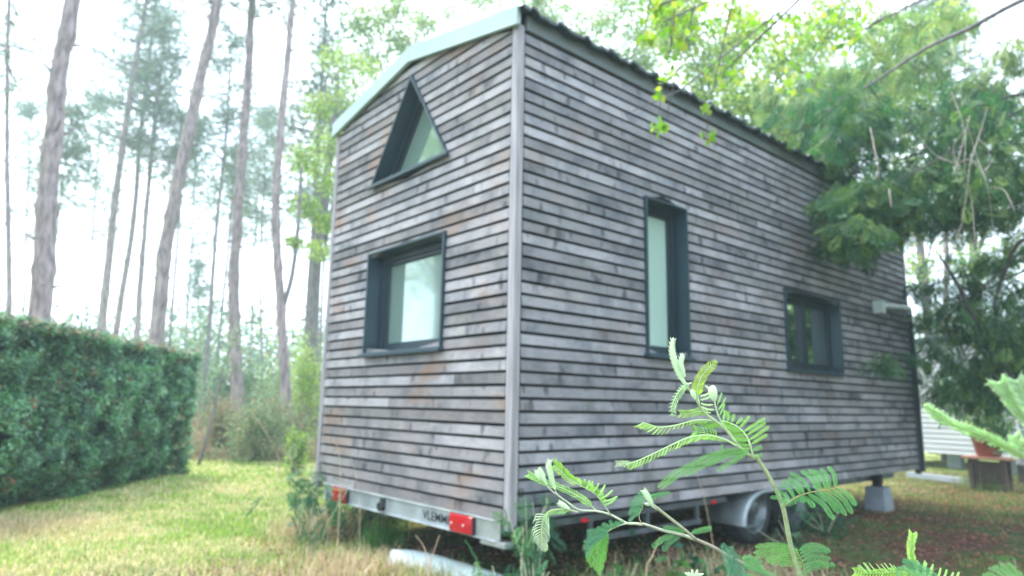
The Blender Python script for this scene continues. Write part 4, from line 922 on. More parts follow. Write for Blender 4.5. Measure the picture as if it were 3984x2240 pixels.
# mobile home
c0 = PV(2290, 1150, 14.5); c0[2] = 0; c1 = PV(2760, 1150, 11.5); c1[2] = 0; du = unit((c1 - c0)[None])[0]; dn = np.array([du[1], -du[0], 0]);
if dn @ (CAM - c0) > 0: dn = -dn
mh = empty('mobile_home', (c0 + c1) / 2, 'white mobile home with ribbed siding beyond the trees at the right', 'mobile home')
c0 = c0 - du * 1.0; ln = np.linalg.norm(c1 - c0) + .5
mb = MB(); z = .30
while z < 2.5:
    p = [c0, c0 + du * ln]
    V = [(*p[0][:2], z), (*p[1][:2], z), (*(p[1] + dn * .05)[:2], z), (*(p[0] + dn * .05)[:2], z), (*(p[0] + dn * .022)[:2], z + .10), (*(p[1] + dn * .022)[:2], z + .10), (*(p[1] + dn * .06)[:2], z + .10), (*(p[0] + dn * .06)[:2], z + .10)]
    mb.hexa(V); z += .102
a_, b__ = c0 + dn * .06, c0 + du * ln + dn * 2.4; mb.hexa([(*a_[:2], .3), (*(c0 + du * ln + dn * .06)[:2], .3), (*b__[:2], .3), (*(c0 + dn * 2.4)[:2], .3), (*a_[:2], 2.5), (*(c0 + du * ln + dn * .06)[:2], 2.5), (*b__[:2], 2.5), (*(c0 + dn * 2.4)[:2], 2.5)])
mb.build('wall', M_siding, mh)
mb = MB(); e = .08; A = c0 - du * e - dn * e; B = c0 + du * (ln + e) - dn * e; C_ = c0 + du * (ln + e) + dn * 2.5; D_ = c0 - du * e + dn * 2.5; mb.hexa([(*A[:2], 2.5), (*B[:2], 2.5), (*C_[:2], 2.5), (*D_[:2], 2.5), (*A[:2], 2.62), (*B[:2], 2.62), (*C_[:2], 2.62), (*D_[:2], 2.62)]); mb.build('roof', M_roof, mh)
for f in (.1, .35, .6, .85):
    p = c0 + du * ln * f + dn * .4; mb = MB(); mb.box((p[0] - .12, p[1] - .12, 0), (p[0] + .12, p[1] + .12, .3)); mb.build('support', M_conc, mh)
for f in (.35, .7):
    p = c0 + du * ln * f; q = p + du * .9; V = [(*p[:2], 1.2), (*q[:2], 1.2), (*(q + dn * .03)[:2], 1.2), (*(p + dn * .03)[:2], 1.2), (*p[:2], 1.95), (*q[:2], 1.95), (*(q + dn * .03)[:2], 1.95), (*(p + dn * .03)[:2], 1.95)]
    mb = MB(); mb.hexa([tuple(np.array(v) - dn * .012) for v in V]); mb.build('window', M_pane_dark, mh)
# flower pot on its stand
pp = PG(2495, 1232); Dp = float((pp - CAM) @ ch); pz = PV(2490, 1148, Dp)[2]
sd_ = empty('plant_stand', pp, 'dark wooden stand carrying the terracotta pot', 'stand')
mb = MB(); mb.box((pp[0] - .30, pp[1] - .22, pz - .035), (pp[0] + .30, pp[1] + .22, pz)); mb.build('table_top', mat('orange_wood', (.40, .20, .14), .7, var=.2), sd_, bevel=.004)
for sx2, sy2 in ((-1, -1), (1, -1), (1, 1), (-1, 1)):
    mb = MB(); mb.box((pp[0] + sx2 * .2 - .03, pp[1] + sy2 * .14 - .03, 0), (pp[0] + sx2 * .2 + .03, pp[1] + sy2 * .14 + .03, pz - .035)); mb.build('leg', M_oldwood, sd_)
mb = MB(); mb.box((pp[0] - .18, pp[1] - .12, .10), (pp[0] + .18, pp[1] + .12, pz - .08)); mb.build('crate', M_oldwood, sd_)
fp = empty('flower_pot', (pp[0], pp[1], pz), 'terracotta flower pot standing on the dark wooden stand', 'flower pot')
def lathez(cx, cy, prof, n=28):
    V = []; F = []
    for (r, z) in prof:
        for k in range(n): V.append((cx + r * math.cos(2 * pi * k / n), cy + r * math.sin(2 * pi * k / n), z))
    for i in range(len(prof) - 1):
        for k in range(n): F.append((i * n + k, i * n + (k + 1) % n, (i + 1) * n + (k + 1) % n, (i + 1) * n + k))
    return V, F
mb = MB(); V, F = lathez(pp[0], pp[1], [(.01, pz + .001), (.13, pz + .001), (.15, pz + .02), (.215, pz + .33), (.24, pz + .33), (.24, pz + .39), (.215, pz + .39), (.20, pz + .34), (.01, pz + .33)]); mb.add(V, F); mb.build('pot', M_terra, fp, smooth=True)
P = np.array([pp[0], pp[1], pz + .45]) + rng.normal(size=(220, 3)) * np.array([.12, .12, .08]); leafobj('foliage', P, .09, .04, LG + GRN, M_leaf, fp)
# second pale board resting low at the right edge
q0, q1 = PG(2285, 1196, .04), PG(2432, 1214, .04)
M_beamw = mat('beam_paint', (.42, .45, .52), .6, var=.1, scale=5)
def plank(q0, q1, w, h, name, m, label, cat, z0):
    d = unit((q1 - q0)[None])[0]; s = np.array([-d[1], d[0], 0]); mb = MB()
    V = [(*(q0 - s * w / 2)[:2], z0), (*(q1 - s * w / 2)[:2], z0), (*(q1 + s * w / 2)[:2], z0), (*(q0 + s * w / 2)[:2], z0)]; V += [(v[0], v[1], z0 + h) for v in V]
    mb.hexa(V); o = mb.build(name, m, bevel=.006); tag(o, label, cat); return o
plank(q0, q1, .10, .085, 'white_beam', M_beamw, 'white beam lying on the grass behind the far corner of the house', 'beam', .02)
q0, q1 = PV(2558, 1168, 11.5), PV(2640, 1176, 11.3)
bn = empty('bench', ((q0 + q1) / 2) * np.array([1, 1, 0]), 'pale weathered bench cut off by the right edge', 'bench')
mb = MB(); s_ = unit(np.array([[q1[1] - q0[1], q0[0] - q1[0], 0]]))[0] * .16; mb.hexa([tuple(q0 - s_), tuple(q1 - s_), tuple(q1 + s_), tuple(q0 + s_)] + [tuple(v + np.array([0, 0, .06])) for v in (q0 - s_, q1 - s_, q1 + s_, q0 + s_)]); mb.build('seat', M_post, bn, bevel=.004)
for f in (.1, .9):
    p = q0 + (q1 - q0) * f; mb = MB(); mb.box((p[0] - .04, p[1] - .04, 0), (p[0] + .04, p[1] + .04, p[2])); mb.build('leg', M_oldwood, bn)
# background growth on the right behind the mobile home
for i, (px, D, lab) in enumerate([(2330, 19, 'green tree behind the mobile home beside the far corner'), (2480, 20, 'green tree behind the mobile home above the flower pot'), (2150, 22, 'green tree hidden mostly behind the far end of the roof')]):
    b = PV(px, 900, D); b[2] = 0
    broadleaf('deciduous_tree', lab, [(px, 560, 90, D), (px + 60, 480, 90, D), (px - 60, 430, 90, D), (px + 90, 640, 70, D), (px - 30, 680, 60, D), (px, 330, 90, D, .7), (px + 100, 380, 70, D, .6)], 420, .11, GG + LG[:3] + BR[:1], b, group='trees behind the mobile home', r0=.14)
pine([(2372, 1020), (2376, 800), (2380, 600)], 16, 14, 'reddish trunk seen through the gaps in the right-hand foliage', 12, 'mid', 31, 2, z0=7, group='pines on the right')

# ------------------------------------------------------------------ foreground mimosa saplings (sharp)
def crop(ox, oy, s):
    return lambda x, y: ((ox + x / s) / K, (oy + y / s) / K)
Z3, Z4, Z5, Z6, Z8, Z2 = crop(2400, 1250, 2.413), crop(2000, 1750, 2.956), crop(2850, 1750, 2.955), crop(3200, 2000, 3.286), crop(2500, 1950, 3.68), crop(3300, 1500, 2.896)
Z0 = lambda x, y: (x, y)
def cvp(Z, pts, t, n=20):
    """pts: (x,y) or (x,y,dt) -> smooth world curve about depth t"""
    return curve([PD(*Z(p[0], p[1]), t + (p[2] if len(p) > 2 else 0)) for p in pts], n)
YOUNG = (.42, .58, .20); YPALE = (.54, .66, .40); MATURE = (.13, .30, .12); DARKM = (.085, .22, .12); PALE = (.62, .72, .56)
class Leaf:
    def __init__(s): s.V = []; s.C = []; s.mb = MB()
    def blade(s, p, d, side, L, w, c):
        s.V.append(np.stack([p, p + d * L * .45 + side * w / 2, p + d * L, p + d * L * .45 - side * w / 2])); s.C.append(c)
    def strip(s, cv, w0, c, n=None, up=None):
        pass
    def rachis(s, cv, r0, r1, c): s.mb.tube(cv, np.linspace(r0, r1, len(cv)), 6, c=c)
    def pinna(s, cv, w, c, gap=.00062, fold=.35, lw=.62):
        """feather: rachis with paired leaflets, total width w (m)"""
        seg = np.linalg.norm(np.diff(cv, axis=0), axis=1); Lt = seg.sum(); n = max(6, int(Lt / gap / 1.15)); cum = np.concatenate([[0], np.cumsum(seg)]) / Lt
        s.rachis(cv, .00032, .00016, tuple(np.array(c) * 1.25))
        for i in range(n):
            f = (i + .5) / n; p = np.array([np.interp(f, cum, cv[:, k]) for k in range(3)]); j = min(int(f * (len(cv) - 1)), len(cv) - 2); t = unit((cv[j + 1] - cv[j])[None])[0]
            v = unit((p - CAM)[None])[0]; sd_ = unit(np.cross(t, v)[None])[0]; prof = min(1, .35 + 3.2 * f, (1.03 - f) * 5 + .25)
            for sg in (1, -1):
                d = unit((sd_ * sg + t * (.38 + .1 * rng.normal()) + v * (-fold * .5 + fold * rng.rand() * .5 + .1 * rng.normal()))[None])[0]
                L = w / 2 * prof * rng.uniform(.88, 1.12); cc = np.array(c) * (1 + .10 * rng.normal()) * (1.06 if sg > 0 else .94)
                s.blade(p, d, t, L, gap * 1.0, tuple(np.clip(cc, .01, .95)))
    def comb(s, cv, n, Lf, lean, c, sides=(1,), r=.0011, curl=.25, f0=.05, f1=.98):
        """young leaf: folded pinnae standing off the rachis like the teeth of a comb; side +1 is to the left of travel on the picture"""
        for i in range(n):
            f = f0 + (f1 - f0) * (i + .5) / n; j = min(int(f * (len(cv) - 1)), len(cv) - 2); fr = f * (len(cv) - 1) - j
            p = cv[j] * (1 - fr) + cv[j + 1] * fr; t = unit((cv[j + 1] - cv[j])[None])[0]; v = unit((p - CAM)[None])[0]; sd_ = -unit(np.cross(t, v)[None])[0]
            for sg in sides:
                L = Lf(f) * rng.uniform(.88, 1.1); ln = (lean(f) if callable(lean) else lean) * .82
                d = unit((sd_ * sg * math.cos(ln) + t * math.sin(ln) + v * rng.normal() * .22)[None])[0]
                d2 = unit((d + t * curl + v * rng.normal() * .15)[None])[0]
                P = [p, p + d * L * .33, p + d * L * .66 + (d2 - d) * L * .12, p + d * L * .85 + (d2 - d) * L * .3, p + d2 * L]
                cc = tuple(np.clip(np.array(c) * (1 + .10 * rng.normal()), .01, .95)); rr = r * rng.uniform(.85, 1.15)
                s.mb.tube(P, [rr * .3, rr * .60, rr * .62, rr * .5, rr * .15], 5, c=cc)
                # small leaflet edge along the tooth
                for k in range(max(3, int(L / .0011))):
                    g_ = (k + .5) / max(3, int(L / .0011)); q = p + (d * (1 - g_) + d2 * g_) * L * g_
                    s.blade(q, unit((t * .9 * (1 if k % 2 else -.6) + d * .8)[None])[0], d, rr * 2.0, rr * .55, tuple(np.clip(np.array(cc) * 1.12, 0, .95)))
    def build(s, name, parent):
        V = [tuple(v) for v in s.mb.V]; F = list(s.mb.F); C = list(s.mb.C)
        n0 = len(V)
        if s.V:
            W = np.array(s.V).reshape(-1, 3); V += [tuple(v) for v in W]; F += [tuple(n0 + 4 * i + k for k in range(4)) for i in range(len(s.V))]; C += s.C
        return npmesh(name, V, F, M_mim, parent, col=np.array(C))
def bud(cv, r, parent, name='bud', c=PALE, teeth=True):
    n = len(cv); f = np.linspace(0, 1, n); R = r * (.25 + .9 * np.sin(pi * np.clip(f * .85 + .08, 0, 1)) ** .9) * np.where(f > .97, .35, 1)
    mb = MB(); mb.tube(cv, R, 9, c=c)
    if teeth:
        for i in range(2, n - 1):
            t = unit((cv[i] - cv[i - 1])[None])[0]; v = unit((cv[i] - CAM)[None])[0]; sd_ = unit(np.cross(t, v)[None])[0]
            for sg in (1, -1):
                p = cv[i] + sd_ * sg * R[i] * .7; d = unit((t + sd_ * sg * .5)[None])[0]; mb.tube([p, p + d * r * .8, p + d * r * 1.5], [r * .22, r * .22, r * .05], 4, c=tuple(np.array(c) * .95))
    return npmesh(name, mb.V, mb.F, M_mim, parent, col=np.array(mb.C), smooth=False)
def stem_mesh(parent, segs):
    mb = MB()
    for cv, r0, r1, c in segs: mb.tube(cv, np.linspace(r0 * .70, r1 * .70, len(cv)), 9, c=c)
    return npmesh('stem', mb.V, mb.F, M_stemc, parent, col=np.array(mb.C), smooth=True)
m_, t_, b_ = nodes('sapling_stem'); a_ = t_.nodes.new("ShaderNodeAttribute"); a_.attribute_name = "Col"; n_ = t_.nodes.new("ShaderNodeTexNoise"); n_.inputs['Scale'].default_value = 260; n_.inputs['Detail'].default_value = 3
h_ = t_.nodes.new("ShaderNodeMix"); h_.data_type = 'RGBA'; h_.blend_type = 'MULTIPLY'; h_.inputs[0].default_value = .5
r_ = t_.nodes.new("ShaderNodeValToRGB"); r_.color_ramp.elements[0].position = .35; r_.color_ramp.elements[0].color = (.5, .5, .5, 1); r_.color_ramp.elements[1].position = .65
g_ = t_.nodes.new("ShaderNodeTexCoord"); t_.links.new(g_.outputs['Object'], n_.inputs['Vector']); t_.links.new(n_.outputs['Fac'], r_.inputs['Fac'])
t_.links.new(a_.outputs['Color'], h_.inputs[6]); t_.links.new(r_.outputs['Color'], h_.inputs[7]); t_.links.new(h_.outputs[2], b_.inputs['Base Color']); b_.inputs['Roughness'].default_value = .55; M_stemc = m_
def to_ground(cv, dx=.04, dy=.10):
    p = cv[0]; g0 = np.array([p[0] + dx, p[1] + dy, -.02]); return curve([g0, (g0 + p) / 2 + np.array([.01, .01, 0]), p], 12), g0

# --- sapling A, the tall one right of centre
TA = .60
s0 = cvp(Z0, [(2030, 1500), (2008, 1440), (1988, 1370), (1968, 1272), (1935, 1200), (1900, 1145)], TA, 30)
lo, gA = to_ground(s0)
A = empty('mimosa_sapling', gA, 'tall sharp mimosa sapling with feathery leaves in front of the tall side window', 'sapling', 'mimosa saplings in the foreground')
s1 = cvp(Z3, [(1275, 1275), (1140, 1175), (1060, 1060), (990, 985), (925, 935), (850, 880), (785, 805), (745, 735), (690, 655), (640, 580)], TA, 30)
s2 = cvp(Z3, [(1290, 1290), (1265, 1210), (1240, 1130)], TA - .004, 8)
s3 = cvp(Z3, [(1130, 1150), (1060, 1060), (1000, 975), (955, 890), (925, 790), (915, 720)], TA - .008, 16)
stem_mesh(A, [(lo, .0045, .0034, (.30, .34, .20)), (s0, .0033, .0026, (.38, .44, .24)), (s1, .0024, .0011, (.46, .56, .32)), (s2, .0016, .0011, (.46, .60, .28)), (s3, .0015, .0010, (.50, .64, .36))])
bud(cvp(Z3, [(650, 600), (600, 520), (562, 430), (530, 330), (517, 240), (530, 150)], TA, 14), .0024, A)
bud(cvp(Z3, [(640, 520), (610, 440), (600, 370), (618, 298)], TA - .003, 9), .0019, A)
bud(cvp(Z3, [(640, 470), (612, 400), (632, 320)], TA + .003, 8), .0011, A)
bud(cvp(Z3, [(915, 740), (905, 690), (900, 640), (905, 600)], TA - .008, 9), .0034, A, teeth=False)
bud(cvp(Z3, [(740, 730), (715, 680), (705, 640)], TA - .003, 8), .0020, A, teeth=False)
l = Leaf(); cv = cvp(Z3, [(775, 770), (757, 690), (757, 620), (790, 530), (850, 450), (940, 365)], TA + .006, 24); l.rachis(cv, .0007, .0003, YPALE)
l.comb(cv, 21, lambda f: .0058 * min(1, (1.02 - f) * 3 + .3) , .55, (.50, .62, .14), sides=(1, -1), r=.0008, f0=.18); l.build('leaf', A)
l = Leaf(); cv = cvp(Z3, [(700, 575), (640, 600), (590, 650), (545, 720), (515, 800), (522, 893)], TA, 24); l.rachis(cv, .0007, .0003, PALE)
l.comb(cv, 15, lambda f: .0058 * min(1, (1.02 - f) * 3 + .35), .75, (.50, .66, .38), sides=(-1,), r=.0009); l.comb(cv, 12, lambda f: .003, .8, (.50, .66, .38), sides=(1,), r=.0007); l.build('leaf', A)
l = Leaf(); cv = cvp(Z3, [(900, 930), (800, 925), (700, 935), (550, 975), (400, 992), (300, 965), (240, 945)], TA + .004, 28); l.rachis(cv, .0008, .0004, YPALE)
l.comb(cv, 22, lambda f: .0052 + .004 * (f > .5), .95, YOUNG, sides=(-1,), r=.0009, curl=.1); l.comb(cv, 6, lambda f: .008, .75, YPALE, sides=(-1,), r=.0007, f0=.7, f1=.99)
cv2 = cvp(Z3, [(880, 860), (780, 845), (690, 865), (590, 866)], TA + .008, 14); l.rachis(cv2, .0006, .0003, YPALE); l.comb(cv2, 12, lambda f: .0045, .8, YOUNG, sides=(-1, 1), r=.0009); l.build('leaf', A)
l = Leaf(); cv = cvp(Z3, [(1120, 1165), (1010, 1105), (880, 1072), (770, 1072), (650, 1098), (500, 1165), (350, 1238), (200, 1305), (90, 1345)], TA - .012, 34); l.rachis(cv, .0009, .0004, YPALE)
l.comb(cv, 30, lambda f: .0078 * min(1, .6 + f, (1.03 - f) * 5 + .35), .95, (.42, .62, .20), sides=(-1,), r=.0010, curl=.35, f0=.10)
cv2 = cvp(Z3, [(140, 1325), (70, 1335), (0, 1335)], TA - .012, 8); l.comb(cv2, 5, lambda f: .004, .9, YPALE, sides=(1, -1), r=.0006); l.rachis(cv2, .0004, .0002, YPALE)
cv2 = cvp(Z3, [(960, 1090), (880, 1060), (780, 1040), (720, 1030)], TA - .004, 10); l.rachis(cv2, .0005, .0003, YOUNG); l.comb(cv2, 9, lambda f: .006, .6, (.28, .50, .14), sides=(-1, 1), r=.0010); l.build('leaf', A)
l = Leaf(); cv = cvp(Z3, [(1262, 1190), (1235, 1110), (1190, 1040), (1120, 980), (1040, 945), (980, 930)], TA + .006, 24); l.rachis(cv, .0009, .0004, YPALE)
for bx, by, tx, ty in ((1265, 1150, 1410, 1062), (1250, 1110, 1428, 988), (1225, 1065, 1398, 948), (1200, 1030, 1392, 908), (1160, 990, 1245, 890), (1120, 965, 1178, 905), (1080, 945, 1098, 870), (1040, 935, 1045, 850), (1000, 915, 1025, 840)):
    c2 = cvp(Z3, [(bx, by), ((bx + tx) / 2 + 8, (by + ty) / 2 - 4), (tx, ty)], TA + rng.uniform(-.002, .010), 10); l.pinna(c2, .0042, (.30, .52, .14), gap=.0006, fold=.8)
for bx, by, tx, ty in ((1235, 1100, 1080, 1085), (1220, 1065, 1050, 1040), (1190, 1030, 1010, 1000), (1230, 1120, 1080, 1100), (1240, 1160, 1110, 1140), (1245, 1190, 1130, 1180), (1160, 1000, 960, 980), (1100, 965, 870, 985), (1060, 950, 760, 960), (1000, 940, 820, 1000)):
    c2 = cvp(Z3, [(bx, by), ((bx + tx) / 2, (by + ty) / 2 + 8), (tx, ty)], TA + rng.uniform(.004, .014), 10); l.pinna(c2, .0044, (.24, .46, .10), gap=.0006, fold=.6)
l.build('leaf', A)
l = Leaf()
for tx, ty, bx, by in ((788, 735, 900, 690), (788, 768, 905, 780), (795, 800, 915, 830), (780, 700, 880, 660), (830, 600, 905, 650), (985, 670, 945, 780), (1022, 715, 955, 830), (1012, 770, 965, 880), (1010, 830, 1000, 930)):
    c2 = cvp(Z3, [(bx, by), ((bx + tx) / 2, (by + ty) / 2 + 10), (tx, ty)], TA - .008, 8); l.pinna(c2, .0026, YPALE if tx < 900 else (.34, .56, .22), gap=.0006, fold=.9)
l.build('leaf', A)
l = Leaf()
for pts, w in (([(1240, 1215), (1100, 1205), (960, 1232), (800, 1290), (650, 1370), (520, 1440), (386, 1556)], .0062), ([(1235, 1220), (1080, 1225), (930, 1262), (780, 1330), (650, 1400), (530, 1480), (420, 1570)], .0052), ([(1220, 1225), (1100, 1250), (980, 1290), (850, 1355)], .0050), ([(1220, 1235), (1130, 1280), (1040, 1340), (945, 1400)], .0058), ([(1225, 1240), (1150, 1280), (1090, 1330)], .0052), ([(1275, 1215), (1320, 1190), (1362, 1178)], .0052), ([(1285, 1270), (1325, 1262), (1366, 1252)], .0048), ([(1000, 1232), (988, 1190), (990, 1152)], .0028), ([(1190, 1225), (1060, 1240), (900, 1310), (760, 1390), (640, 1450)], .0050)):
    l.pinna(cvp(Z3, pts, TA - .004 + rng.uniform(-.004, .004), 16), w, (.19, .38, .13), gap=.00055, fold=.5)
l.build('leaf', A)
l = Leaf(); cv = cvp(Z5, [(585, 665), (650, 595), (760, 530), (880, 492), (1000, 470), (1110, 452), (1220, 430)], TA, 20); l.rachis(cv, .0007, .0004, (.36, .34, .18))
ups = [(435, 545), (498, 478), (530, 395), (572, 352), (640, 318), (665, 265), (785, 240), (870, 225), (930, 235), (1010, 218), (1095, 190)]
for i, (tx, ty) in enumerate(ups):
    f = .12 + .86 * i / (len(ups) - 1); j = f * 19; b0 = cv[int(j)]; tipw = PD(*Z5(tx, ty), TA - .012 - .012 * rng.rand()); mid = (b0 + tipw) / 2 + cu * .0022 + cr * .0022; l.pinna(curve([b0, mid, tipw], 14), .0048, (.15, .34, .14), gap=.00055)
dns = [(740, 600), (830, 600), (938, 662), (1165, 800), (1215, 725), (1305, 755), (1378, 735), (1418, 640)]
for i, (tx, ty) in enumerate(dns):
    f = .10 + .88 * i / (len(dns) - 1); b0 = cv[int(f * 19)]; tipw = PD(*Z5(tx, ty), TA + .010 + .010 * rng.rand()); mid = (b0 + tipw) / 2 + cu * .0022 + cr * .0018; l.pinna(curve([b0, mid, tipw], 14), .0060, (.13, .31, .13), gap=.00055)
l.pinna(cvp(Z5, [(560, 640), (600, 600), (655, 575)], TA - .003, 8), .0052, (.30, .50, .28)); l.build('leaf', A)
l = Leaf(); cv = cvp(Z5, [(745, 1180), (790, 1260), (815, 1340), (835, 1460)], TA + .004, 14); l.rachis(cv, .0007, .0004, (.34, .44, .2))
for pts in ([(755, 1150), (560, 1095), (400, 1095), (262, 1112)], [(755, 1165), (560, 1135), (400, 1145), (243, 1185)], [(760, 1185), (600, 1160), (430, 1190), (255, 1236)], [(765, 1215), (640, 1190), (500, 1225), (378, 1262)], [(775, 1250), (660, 1225), (520, 1250), (400, 1290)], [(790, 1300), (700, 1270), (560, 1275), (440, 1310)], [(800, 1345), (720, 1320), (620, 1310), (540, 1320)],
            [(765, 1160), (860, 1100), (990, 1100), (1122, 1160)], [(775, 1195), (880, 1135), (1000, 1130), (1130, 1172)], [(785, 1235), (900, 1175), (1010, 1170), (1090, 1180)], [(795, 1280), (900, 1235), (1020, 1235), (1132, 1255)], [(810, 1330), (920, 1290), (1050, 1300), (1178, 1328)], [(822, 1370), (920, 1320), (1020, 1320), (1110, 1352)], [(832, 1420), (920, 1360), (1000, 1345)], [(830, 1440), (780, 1400), (720, 1400)]):
    dz = rng.uniform(-.012, .010); l.pinna(cvp(Z5, [(p[0], p[1], dz * i / 3) for i, p in enumerate(pts)], TA + .004, 14), .0056, (.15, .34, .14) if pts[-1][0] > 700 else (.20, .40, .13), gap=.00055)
l.build('leaf', A)

# --- sapling B, the two crossing stems left of it
TB = .60
c1 = cvp(Z8, [(2100, 1200), (1800, 1060), (1560, 970), (1400, 880), (1200, 772), (1000, 650), (760, 545)], TB, 26); lo, gB = to_ground(c1, .03, .12)
B = empty('mimosa_sapling', gB, 'low mimosa sapling with two crossing pale stems in front of the cladding foot', 'sapling', 'mimosa saplings in the foreground')
c2 = cvp(Z8, [(770, 550), (600, 405), (400, 248), (250, 130), (150, 50)], TB - .006, 16)
c3 = cvp(Z8, [(760, 550), (680, 520), (600, 492), (450, 455), (300, 420), (100, 352), (0, 320)], TB + .004, 18)
c4 = cvp(Z4, [(1480, 860), (1400, 848), (1300, 845), (1200, 792), (1100, 742), (950, 705), (750, 690), (620, 605), (500, 515), (470, 440)], TB + .004, 26)
c5 = cvp(Z4, [(740, 715), (640, 690), (560, 650), (505, 600)], TB, 8); c6 = cvp(Z4, [(1110, 745), (1050, 655), (980, 560)], TB - .002, 8); c7 = cvp(Z4, [(960, 710), (890, 650), (800, 570)], TB + .008, 8)
c8 = cvp(Z4, [(1470, 845), (1440, 790), (1440, 730)], TB, 6); c9 = cvp(Z4, [(500, 520), (410, 450), (360, 380)], TB, 8); c10 = cvp(Z4, [(1640, 680), (1570, 625), (1500, 620)], TB - .006, 6); c11 = cvp(Z4, [(1610, 650), (1595, 600), (1578, 545)], TB - .006, 6); c12 = cvp(Z4, [(1300, 848), (1240, 860), (1150, 900)], TB, 6)
SL = (.50, .56, .40)
stem_mesh(B, [(lo, .0040, .0032, (.24, .17, .15)), (c1, .0030, .0021, (.30, .27, .20)), (c2, .0020, .0018, (.36, .38, .24)), (c3, .0024, .0016, (.42, .44, .33)), (c4, .0018, .0010, SL), (c5, .0009, .0006, SL), (c6, .0010, .0006, SL), (c7, .0011, .0007, (.46, .58, .34)), (c8, .0007, .0006, (.40, .44, .3)), (c9, .0010, .0008, SL), (c10, .0016, .0012, PALE), (c11, .0010, .0004, (.36, .34, .24)), (c12, .0010, .0007, SL)])
bud(cvp(Z4, [(470, 450), (440, 360), (415, 250), (400, 180), (412, 112)], TB + .002, 14), .0021, B)
bud(cvp(Z4, [(375, 400), (345, 340), (325, 270), (285, 198)], TB, 10), .0016, B); bud(cvp(Z4, [(310, 350), (285, 300), (265, 230)], TB + .004, 9), .0020, B)
bud(cvp(Z4, [(1600, 660), (1560, 580), (1515, 500), (1485, 460)], TB - .006, 11), .0020, B); bud(cvp(Z4, [(1560, 640), (1530, 625), (1495, 622)], TB - .004, 6), .0013, B, teeth=False)
bud(cvp(Z4, [(640, 680), (570, 640), (505, 598)], TB - .002, 8), .0019, B)
l = Leaf(); cv = cvp(Z4, [(970, 718), (880, 640), (780, 560), (640, 478), (500, 420), (360, 372), (250, 325), (160, 280)], TB + .008, 30); l.rachis(cv, .0008, .0004, YPALE)
l.comb(cv, 30, lambda f: .0050, 1.0, (.42, .62, .26), sides=(1, -1), r=.0008, f0=.12); l.build('leaf', B)
l = Leaf(); cv = cvp(Z4, [(1050, 655), (980, 555), (900, 480), (780, 415), (640, 340), (550, 255), (450, 175)], TB - .002, 28); l.rachis(cv, .0007, .0004, YPALE)
for tx, ty, bx, by in ((740, 345, 770, 420), (815, 338, 790, 430), (870, 350, 830, 450), (905, 360, 860, 470), (975, 382, 900, 490), (1050, 400, 945, 520), (1040, 430, 960, 540), (1135, 462, 985, 570), (1188, 535, 1010, 600), (1180, 550, 1040, 640)):
    l.comb(cvp(Z4, [(bx, by), (tx, ty)], TB - .002, 4), 1, lambda f: .001, .5, YPALE); cc = cvp(Z4, [(bx, by), ((bx + tx) / 2 + 6, (by + ty) / 2 + 10), (tx, ty)], TB - .002 + rng.uniform(-.006, .004), 8); l.pinna(cc, .0026, (.42, .62, .30), gap=.0006, fold=.9); l.rachis(cc, .0009, .0006, (.44, .62, .30))
l.comb(cv, 24, lambda f: .0075 * (1 if f > .1 else .7), .9, (.38, .58, .12), sides=(1,), r=.0012, f0=.0); l.comb(cv, 12, lambda f: .005, .9, YOUNG, sides=(-1,), r=.0010, f0=.55); l.build('leaf', B)
l = Leaf(); cv = cvp(Z4, [(740, 715), (600, 685), (470, 688), (390, 715), (340, 790), (318, 900), (318, 1010), (340, 1100), (372, 1165)], TB, 32); l.rachis(cv, .0008, .0004, (.50, .58, .34))
l.comb(cv, 17, lambda f: .0108 * min(1, (1.06 - f) * 2.2), .55, PALE, sides=(1,), r=.00055, f0=.42, curl=.5); l.comb(cv, 19, lambda f: .0105 * min(1, (1.06 - f) * 2.2), .55, PALE, sides=(-1,), r=.00055, f0=.36, curl=.5)
l.comb(cv, 13, lambda f: .0075, 1.0, (.38, .56, .28), sides=(-1,), r=.0009, f0=.08, f1=.42); l.build('leaf', B)
l = Leaf(); cv = cvp(Z4, [(1180, 880), (1110, 915), (1060, 960), (1010, 1050)], TB, 12); l.rachis(cv, .0008, .0004, (.38, .46, .26))
for i, (tx, ty) in enumerate([(1260, 825), (1190, 820), (1100, 808), (1010, 850), (950, 900), (835, 935), (835, 975), (838, 1010), (800, 1060)]):
    b0 = cv[min(11, int(i * 1.3))]; tipw = PD(*Z4(tx, ty), TB - .014); l.pinna(curve([b0, (b0 + tipw) / 2 + cu * .001, tipw], 10), .0044, (.13, .30, .17), gap=.00055)
for pts in ([(1080, 950), (980, 1040), (880, 1150), (845, 1290)], [(1070, 960), (980, 1080), (900, 1220), (885, 1350)], [(1060, 970), (990, 1110), (940, 1260), (940, 1390)], [(1055, 980), (1010, 1140), (980, 1290), (978, 1440)], [(1050, 990), (1020, 1150), (1005, 1280), (1010, 1380)], [(1080, 960), (1050, 1100), (1035, 1220), (1030, 1290)]):
    l.pinna(cvp(Z4, pts, TB + rng.uniform(-.004, .004), 14), .0058, (.20, .42, .12), gap=.00055, fold=.5)
for pts in ([(1080, 950), (960, 1040), (860, 1130), (835, 1240)], [(1060, 940), (930, 1010), (840, 1080), (815, 1150)]):
    l.pinna(cvp(Z4, pts, TB - .006, 12), .0052, (.12, .28, .18), gap=.00055)
l.build('leaf', B)
l = Leaf(); cv = cvp(Z4, [(1440, 730), (1475, 670), (1490, 600), (1530, 530)], TB, 12); l.rachis(cv, .0006, .0004, (.34, .42, .24))
